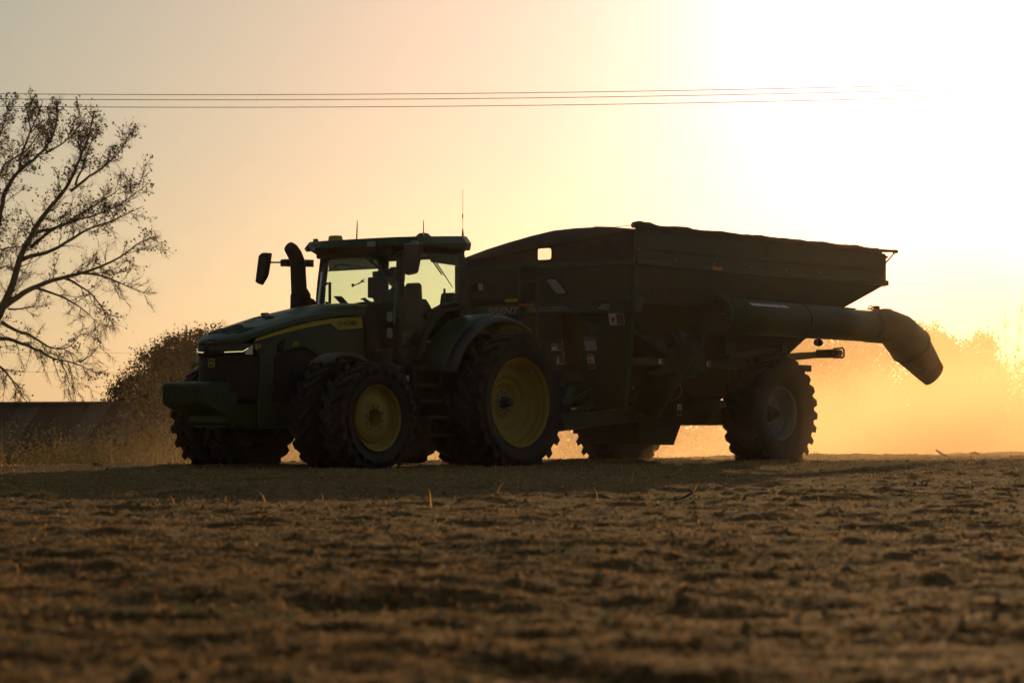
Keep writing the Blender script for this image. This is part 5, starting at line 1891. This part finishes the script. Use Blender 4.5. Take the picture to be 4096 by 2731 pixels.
# trees lost in the dust on the right
RT = [
    (12.0, 120, [(0, 3.4, 2.4, 2.8), (1.4, 5.4, 1.5, 1.5), (-1.6, 5.2, 1.3, 1.4), (.4, 1.6, 2.6, 1.4)], 8500, 'loose leafed tree seen in the gap below the auger tube, speckled with sun'),
    (16.3, 135, [(0, 3.0, 2.0, 2.4), (.7, 4.6, 1.2, 1.2), (1.4, 2.2, 1.6, 1.6)], 6500, 'tree behind the drooping auger spout'),
    (19.4, 132, [(0, 4.4, 1.5, 1.7), (-.2, 5.9, .7, .7), (.7, 5.3, .7, .8), (0, 2.4, 1.9, 2.0)], 6000, 'rounded tree rising right beside the spout tip'),
    (22.4, 138, [(0, 3.6, 1.6, 1.6), (.3, 4.7, .8, .7), (-.6, 2.2, 2.0, 1.6)], 5500, 'low dome shaped tree midway between the spout and the bare saplings'),
    (25.6, 136, [(0, 3.4, 1.5, 1.7), (.6, 4.9, .6, .8), (-.8, 2.0, 1.8, 1.5)], 5000, 'tree with small tufted top behind the bare saplings at the frame edge'),
    (14.6, 150, [(0, 4.6, 1.6, 2.0), (.5, 6.6, .7, .9), (0, 2.6, 2.4, 2.2)], 5000, 'tree top showing just above the auger tube'),
]
RT_TALL = [1.08, 1.2, 1.12, 1.3, 1.2, 1.05]
for i, (x, y, bl, n_, lab) in enumerate(RT):
    bl = [(dx, dz * RT_TALL[i], rx * 1.05, rz * RT_TALL[i]) for dx, dz, rx, rz in bl]
    leafy_tree('leafy_tree', x, y, bl, int(n_ * 4.5), lab, 40 + i, .14, (.05, .042, .016), GB, gaps=.4)


def sapling(name, x, y, stems, label, seed, group=None, leaves=0):
    """bare upright stems with wispy side shoots"""
    r = np.random.default_rng(seed)
    z0 = float(base_height(np.array([x]), np.array([y]))[0])
    root = empty(name, (x, y, z0))
    tag(root, label, 'sapling', group)
    segs, tw, lv = [], [], []
    for dx, h, lean in stems:
        n = 12
        s = np.linspace(0, 1, n)
        P = np.stack([dx * .35 + dx * .65 * s + lean * s * s + np.cumsum(r.normal(0, .02, n)), np.cumsum(r.normal(0, .03, n)), h * s], 1)
        segs.append((P, np.linspace(.030, .006, n)))
        for _ in range(int(h * 5)):
            i = r.integers(3, n - 1)
            v = np.array([r.normal(0, .6), r.normal(0, .4), 1.0])
            v /= np.linalg.norm(v)
            l = r.uniform(.2, .8)
            m = P[i] + v * l * .5
            e = m + (v + r.normal(0, .3, 3)) * l * .5
            tw.append((np.array([P[i], m, e]), np.array([.010, .007, .004])))
            if leaves and P[i][2] < h * .6:
                for _k in range(leaves):
                    lv.append(e + r.normal(0, .1, 3))
    mk('stems', tubes_np('stems', segs, 5), bark, root, smooth=60)
    mk('shoots', tubes_np('shoots', tw, 3), twig_m, root)
    if lv:
        P = np.array(lv)
        mk('leaves', leaf_mesh('leaves', P, .15, np.array([.06, .05, .02]) * r.uniform(.6, 1.4, len(P))[:, None], r), leafmat, root)


sapling('bare_sapling', 20.6, 118, [(-.9, 6.3, -.35), (-.5, 7.2, .1), (-.15, 7.8, .15), (.15, 8.6, .5), (.5, 7.4, .1), (.8, 6.2, .6), (-1.3, 5.0, -.5), (1.2, 5.6, .9)], 'clump of bare upright saplings at the right edge of the photo', 61, None, 3)
sapling('bare_shoots', -9.4, 104, [(-.15, 6.0, .05), (.3, 5.7, .45), (.32, 5.1, .1), (.5, 4.8, 0)], 'few bare shoots standing above the front of the hood', 62, 'bare shoots behind the tractor')
sapling('bare_shoots', -6.9, 104, [(-.6, 6.1, -.25), (.0, 5.6, .05), (.25, 5.4, 0), (.9, 6.3, .05), (.7, 5.5, .1), (1.3, 6.2, .1), (1.55, 5.9, -.9), (1.9, 6.3, .1)], 'denser row of bare shoots in front of the exhaust stack', 63, 'bare shoots behind the tractor')

# ================================================================== barn on the left
barn_wood = mat('weathered red boards', (.085, .042, .028), .85, vary=.6, scale=3, bump=.3)
barn_roof = mat('rusty roof sheet', (.075, .040, .026), .75, vary=.6, scale=1.2, bump=.2)
barn_roof_b = mat('newer roof sheet', (.135, .095, .075), .7, vary=.5, scale=1.5, bump=.2)
barn_pale = mat('pale grey boards', (.20, .18, .165), .85, vary=.5, scale=3)
BX1, BY, BZ = -12.75, 86.0, float(base_height(np.array([-14.0]), np.array([86.0]))[0])
barn = empty('barn', (BX1, BY, BZ))
tag(barn, 'low old barn with long dark roof and pale boarded gable end', 'barn')
RZ = 1.31 - BZ
DEP = 4.6
LEN = 11.0
GY = R(24)
bx = Vector((-math.cos(GY), -math.sin(GY) * .0, 0))
# long side runs to the left, gable faces right and towards the field
mk('wall', G().prism([(0, 0), (0, RZ - 1.75), (-DEP / 2, RZ - .12), (-DEP, RZ - 1.75), (-DEP, 0)], 'x', -LEN, -.06).v and G().hexa(
    [(-LEN, .05, 0), (-.06, .05, 0), (-.06, DEP - .05, 0), (-LEN, DEP - .05, 0)], [(-LEN, .05, RZ - 1.8), (-.06, .05, RZ - 1.8), (-.06, DEP - .05, RZ - 1.8), (-LEN, DEP - .05, RZ - 1.8)]), blackm, barn)
for i in range(36):
    x = -.02 - i * .305
    if i in (6, 7, 18, 19, 20):
        continue
    mk('plank', G().box(x - .29, x, .0, .045, 0.05, RZ - 1.83 + .02 * ((i * 7) % 3)), barn_pale if i % 9 == 4 else barn_wood, barn)
# roof: two slopes of overlapping sheets
nsh = 14
for i in range(nsh):
    x0 = -LEN - .25 + i * (LEN + .55) / nsh
    x1 = x0 + (LEN + .55) / nsh + .03
    lift = .012 * (i % 2) + .008 * ((i * 5) % 3)
    m = barn_roof_b if i in (1, 2, 6, 9, 12) else barn_roof
    mk('roof_sheet', G().hexa([(x0, -.45, RZ - 2.06 + lift), (x1, -.45, RZ - 2.06 + lift), (x1, DEP / 2, RZ - .03 + lift), (x0, DEP / 2, RZ - .03 + lift)], [(x0, -.45, RZ - 2.03 + lift), (x1, -.45, RZ - 2.03 + lift), (x1, DEP / 2, RZ + lift), (x0, DEP / 2, RZ + lift)]), m, barn)
    mk('roof_sheet', G().hexa([(x0, DEP / 2, RZ - .03 + lift), (x1, DEP / 2, RZ - .03 + lift), (x1, DEP + .45, RZ - 2.06 + lift), (x0, DEP + .45, RZ - 2.06 + lift)], [(x0, DEP / 2, RZ + lift), (x1, DEP / 2, RZ + lift), (x1, DEP + .45, RZ - 2.03 + lift), (x0, DEP + .45, RZ - 2.03 + lift)]), barn_roof, barn)
mk('purlin_edge', G().hexa([(-9.6, .52, RZ - 1.17), (-6.0, .52, RZ - 1.17), (-6.0, .60, RZ - 1.10), (-9.6, .60, RZ - 1.10)], [(-9.6, .50, RZ - 1.10), (-6.0, .50, RZ - 1.10), (-6.0, .58, RZ - 1.03), (-9.6, .58, RZ - 1.03)]), barn_pale, barn)
mk('ridge_cap', G().prism([(DEP / 2 - .15, RZ + .0), (DEP / 2, RZ + .07), (DEP / 2 + .15, RZ + .0)], 'x', -LEN - .25, .32), barn_roof, barn)
for i in range(19):
    y = .02 + i * .24
    top = RZ - 1.85 + (1 - abs(y + .12 - DEP / 2) / (DEP / 2)) * 1.68
    mk('plank', G().box(-.055, -.012 + .01 * (i % 2), y, y + .225, .05, top), barn_pale if i % 3 else barn_wood, barn)
mk('verge_board', G().hexa([(.28, -.46, RZ - 2.14), (.31, -.46, RZ - 2.14), (.31, DEP / 2, RZ - .10), (.28, DEP / 2, RZ - .10)], [(.28, -.46, RZ - 2.0), (.31, -.46, RZ - 2.0), (.31, DEP / 2, RZ + .04), (.28, DEP / 2, RZ + .04)]), barn_pale, barn)
mk('verge_board', G().hexa([(.28, DEP / 2, RZ - .10), (.31, DEP / 2, RZ - .10), (.31, DEP + .46, RZ - 2.14), (.28, DEP + .46, RZ - 2.14)], [(.28, DEP / 2, RZ + .04), (.31, DEP / 2, RZ + .04), (.31, DEP + .46, RZ - 2.0), (.28, DEP + .46, RZ - 2.0)]), barn_pale, barn)
mk('barn_door', G().box(-.01, .03, 1.6, 2.8, .05, 1.9), blackm, barn)
mk('prop_board', G().hexa([(-9.2, -1.1, 0), (-8.95, -1.1, 0), (-8.95, -1.0, 0), (-9.2, -1.0, 0)], [(-8.3, -.45, 1.9), (-8.05, -.45, 1.9), (-8.05, -.38, 1.9), (-8.3, -.38, 1.9)]), barn_pale, barn)
barn.rotation_euler = (0, 0, R(-22))


def build_weeds():
    r = np.random.default_rng(77)
    n = 11000
    y = r.uniform(60, 74, n)
    x = r.uniform(-17.5, -5.6, n)
    dens = smooth_noise(x, y, 2.1, 31)
    keep = (dens > -.45)
    x, y, dens = x[keep], y[keep], dens[keep]
    n = len(x)
    z = base_height(x, y) - .02
    hh = .95 + .45 * smooth_noise(x, y, 2.6, 32) + .25 * smooth_noise(x, y, .7, 33)
    length = np.clip(1.55 * hh * r.uniform(.5, 1.12, n), .4, 2.6)
    tint = np.where(r.random(n)[:, None] < .38, np.array([[.14, .15, .03]]), np.array([[.30, .19, .075]])) * r.uniform(.5, 1.2, n)[:, None]
    a = blades_mesh('tall_weeds', x, y, z, length, r.uniform(.012, .03, n), r.uniform(1.0, 1.6, n), r.uniform(0, 2 * PI, n), r.normal(-.6, .45, n), tint)
    o = mk('tall_weeds', a, attr_mat('weed blades', .5))
    tag(o, 'tall dry weeds and grass growing in front of the barn', 'weeds', kind='stuff')
    # leafy and seeded tops
    m = 40000
    k = r.integers(0, n, m)
    f = r.uniform(.45, 1.0, m) ** .6
    P = np.stack([x[k] + r.normal(0, .06, m), y[k] + r.normal(0, .06, m), z[k] + length[k] * f], 1)
    t = np.where(r.random(m)[:, None] < .4, np.array([[.12, .14, .03]]), np.array([[.34, .21, .08]])) * r.uniform(.5, 1.2, m)[:, None]
    o = mk('weed_tops', leaf_mesh('weed_tops', P, .045, t, r), leafmat)
    tag(o, 'seed heads and leaves on the tall weeds', 'weeds', kind='stuff')
    # right-hand scrub, mostly lost in dust
    n = 9000
    y = r.uniform(92, 112, n)
    x = r.uniform(2, 26, n)
    z = base_height(x, y)
    length = np.clip(.9 + .5 * smooth_noise(x, y, 3.1, 35), .3, 2) * r.uniform(.6, 1.2, n)
    tint = np.array([[.26, .18, .08]]) * r.uniform(.5, 1.2, n)[:, None]
    a = blades_mesh('rough_grass', x, y, z, length, r.uniform(.02, .045, n), r.uniform(1.1, 1.6, n), r.uniform(0, 2 * PI, n), r.normal(-.3, .3, n), tint)
    o = mk('rough_grass', a, attr_mat('rough grass blades', .5))
    tag(o, 'rough grass beyond the dust behind the cart', 'grass', kind='stuff')




def build_brush():
    # the far brush line, seen as one mass under the machines
    r = np.random.default_rng(55)
    n = 26000
    x = r.uniform(-9, 12, n)
    y = r.uniform(122, 132, n)
    z0 = base_height(x, y)
    top = 3.3 + 1.1 * smooth_noise(x, y * 0, 2.4, 51) + .6 * smooth_noise(x, y * 0 + 9, .9, 52)
    P = np.stack([x, y, z0 + top * r.random(n) ** .8], 1) + r.normal(0, .08, (n, 3))
    o = mk('far_brush', leaf_mesh('far_brush', P, .2, np.array([.05, .042, .016]) * r.uniform(.6, 1.4, n)[:, None], r), leafmat)
    tag(o, 'far line of brush lost in the dust behind the machines', 'brush', kind='stuff')


build_weeds()
build_brush()
for i, (x, y, w, h, lab) in enumerate(((-14.6, 65, 1.2, 1.05, 'low rounded bush among the weeds left of the barn gable'), (-8.3, 68, 1.2, 1.75, 'overgrown bush between the barn gable and the front tyre'), (-7.2, 72, 1.0, 2.1, 'taller thin bush close to the front tyre'))):
    r = np.random.default_rng(90 + i)
    z0 = float(base_height(np.array([x]), np.array([y]))[0])
    b = empty('wild_bush', (x, y, z0))
    tag(b, lab, 'bush', 'bushes by the barn')
    v = r.normal(size=(2600, 3))
    v /= np.linalg.norm(v, axis=1)[:, None]
    P = v * (r.random(2600) ** .4)[:, None] * np.array([w, w * .8, h]) + np.array([0, 0, h * .9])
    P += r.normal(0, .06, P.shape)
    P = P[P[:, 2] > 0]
    mk('foliage', leaf_mesh('foliage', P, .09, np.array([.075, .065, .02]) * r.uniform(.5, 1.4, len(P))[:, None], r), leafmat, b)
    mk('stem', tubes_np('stem', [(np.array([(0, 0, -.05), (r.normal(0, .1), 0, h * .5), (p[0], p[1], p[2])]), np.array([.03, .02, .006])) for p in P[:24]], 4), bark, b)

# ================================================================== wires across the sky
wire_m = mat('wire', (.02, .02, .02), .6)
for i, (z0, dy) in enumerate(((7.585, 0), (7.51, .3), (7.385, .6))):
    pts = []
    for t in np.linspace(-1, 1, 61):
        x = -9.0 + 55 * t
        pts.append((x, 60 + dy + x * .03, z0 + .0009 * (x + 8.2) ** 2))
    o = mk('power_line', G().tube(pts, .0075, 6), wire_m)
    tag(o, ['uppermost of the three thin power lines crossing the sky', 'middle one of the three thin power lines crossing the sky', 'lowest of the three thin power lines crossing the sky'][i], 'power line', 'power lines')
for i, (v, lab) in enumerate(((3.79, 'upper faint far wire between the bare tree and the bushy tree'), (2.94, 'lower faint far wire between the bare tree and the bushy tree'))):
    pts = [(x, 125, v + .0006 * (x + 14) ** 2) for x in np.linspace(-40, 10, 30)]
    tag(mk('far_wire', G().tube(pts, .006, 4), wire_m), lab, 'wire', 'far wires')

# ================================================================== stray stalks and sticks in the field
stalk_m = mat('dry stalk', (.34, .22, .09), .7, vary=.3, trans=.4)
stalk_g = mat('half green stalk', (.20, .18, .05), .7, vary=.3, trans=.4)
stick_m = mat('dark stick', (.05, .035, .025), .9)


def gz(x, y):
    return float(ground_height(np.array([x]), np.array([y]))[0])


def stalk(u, dist, pts, r0, label, m=stalk_m, seed_head=False):
    """stalk at sideways angle u (m per m) and distance; pts are metre offsets (right, up)"""
    x, y = u * dist, dist
    z = gz(x, y)
    o = mk('grass_stalk', G().tube([(px, .05 * i, pz) for i, (px, pz) in enumerate(pts)], np.linspace(r0, r0 * .45, len(pts)), 6), m, smooth=80)
    o.location = (x, y, z - .01)
    tag(o, label, 'grass stalk', 'stray stalks in the field')
    if seed_head:
        e = pts[-1]
        mk('seed_head', G().tube([(e[0], .05 * len(pts), e[1]), (e[0] + .02, .05 * len(pts), e[1] + .005), (e[0] + .05, .05 * len(pts), e[1] - .01)], [.003, .008, .002], 6), m, o)


stalk((1172 - 2048) / 11400, 26, [(.012, 0), (.0, .10), (-.015, .17), (-.055, .245)], .0045, 'short stalk in front of the tractor front tyre, leaning left')
stalk((1178 - 2048) / 11400, 25.4, [(0, 0), (.005, .10), (.022, .17), (.018, .235), (.0, .27)], .004, 'stalk curling to the right in front of the tractor front tyre')
stalk((1872 - 2048) / 11400, 26, [(0, 0), (.02, .09), (.06, .145), (.14, .175), (.25, .185), (.27, .18)], .004, 'long arching stalk bent over to the right below the rear tractor wheel', seed_head=True)
stalk((1358 - 2048) / 11400, 27, [(0, 0), (.02, .06), (.06, .11), (.095, .125)], .0035, 'small bent stalk in the shadow between the tractor wheels')
stalk((436 - 2048) / 11400, 27, [(.02, 0), (.012, .10), (0, .17), (-.005, .23)], .005, 'upright stalk alone in the shadow at the left')
stalk((1600 - 2048) / 11400, 12.6, [(.01, 0), (-.02, .06), (-.055, .11), (-.085, .145)], .0045, 'blurred yellow blade standing in the sunlit foreground', stalk_g)
stalk((1515 - 2048) / 11400, 16.0, [(.02, 0), (.01, .08), (.0, .135), (-.01, .155)], .006, 'blurred pale blade tip catching the sun in the foreground')
stalk((2945 - 2048) / 11400, 40, [(0, 0), (.01, .07), (-.005, .13), (.01, .16)], .005, 'short green weed stalk in front of the cart wheel', stalk_g, True)
stalk((2395 - 2048) / 11400, 45.6, [(.08, 0), (.02, .14), (-.04, .28), (-.055, .42), (-.06, .55)], .004, 'thin stalk standing in the gap between tractor and cart tyres', stick_m)


def stick(u, dist, pts, r, label):
    x, y = u * dist, dist
    o = mk('dead_stick', G().tube([(a, b, c) for a, b, c in pts], [r * .6, r, r * .9, r * .4][:len(pts)], 6), stick_m, smooth=70)
    o.location = (x, y, gz(x, y))
    tag(o, label, 'stick', 'dead sticks in the field')


stick((3775 - 2048) / 11400, 52, [(-.15, 0, .14), (-.05, .02, .07), (.06, 0, .02), (.12, 0, .0)], .022, 'dark broken stick lying on the field edge below the auger spout')
stick((3900 - 2048) / 11400, 54, [(-.1, 0, .05), (0, .02, .06), (.08, 0, .02)], .03, 'short dark clod of stalk at the far right field edge')
stick((2745 - 2048) / 11400, 22, [(-.10, 0, .0), (0, .0, .035), (.05, .0, .065)], .010, 'dark stick slanting up from the sunlit field in front of the cart')
stick((385 - 2048) / 11400, 40.5, [(-.05, 0, .05), (0, 0, .04), (.06, 0, .045)], .02, 'small dark lump of debris on the field edge in front of the barn')
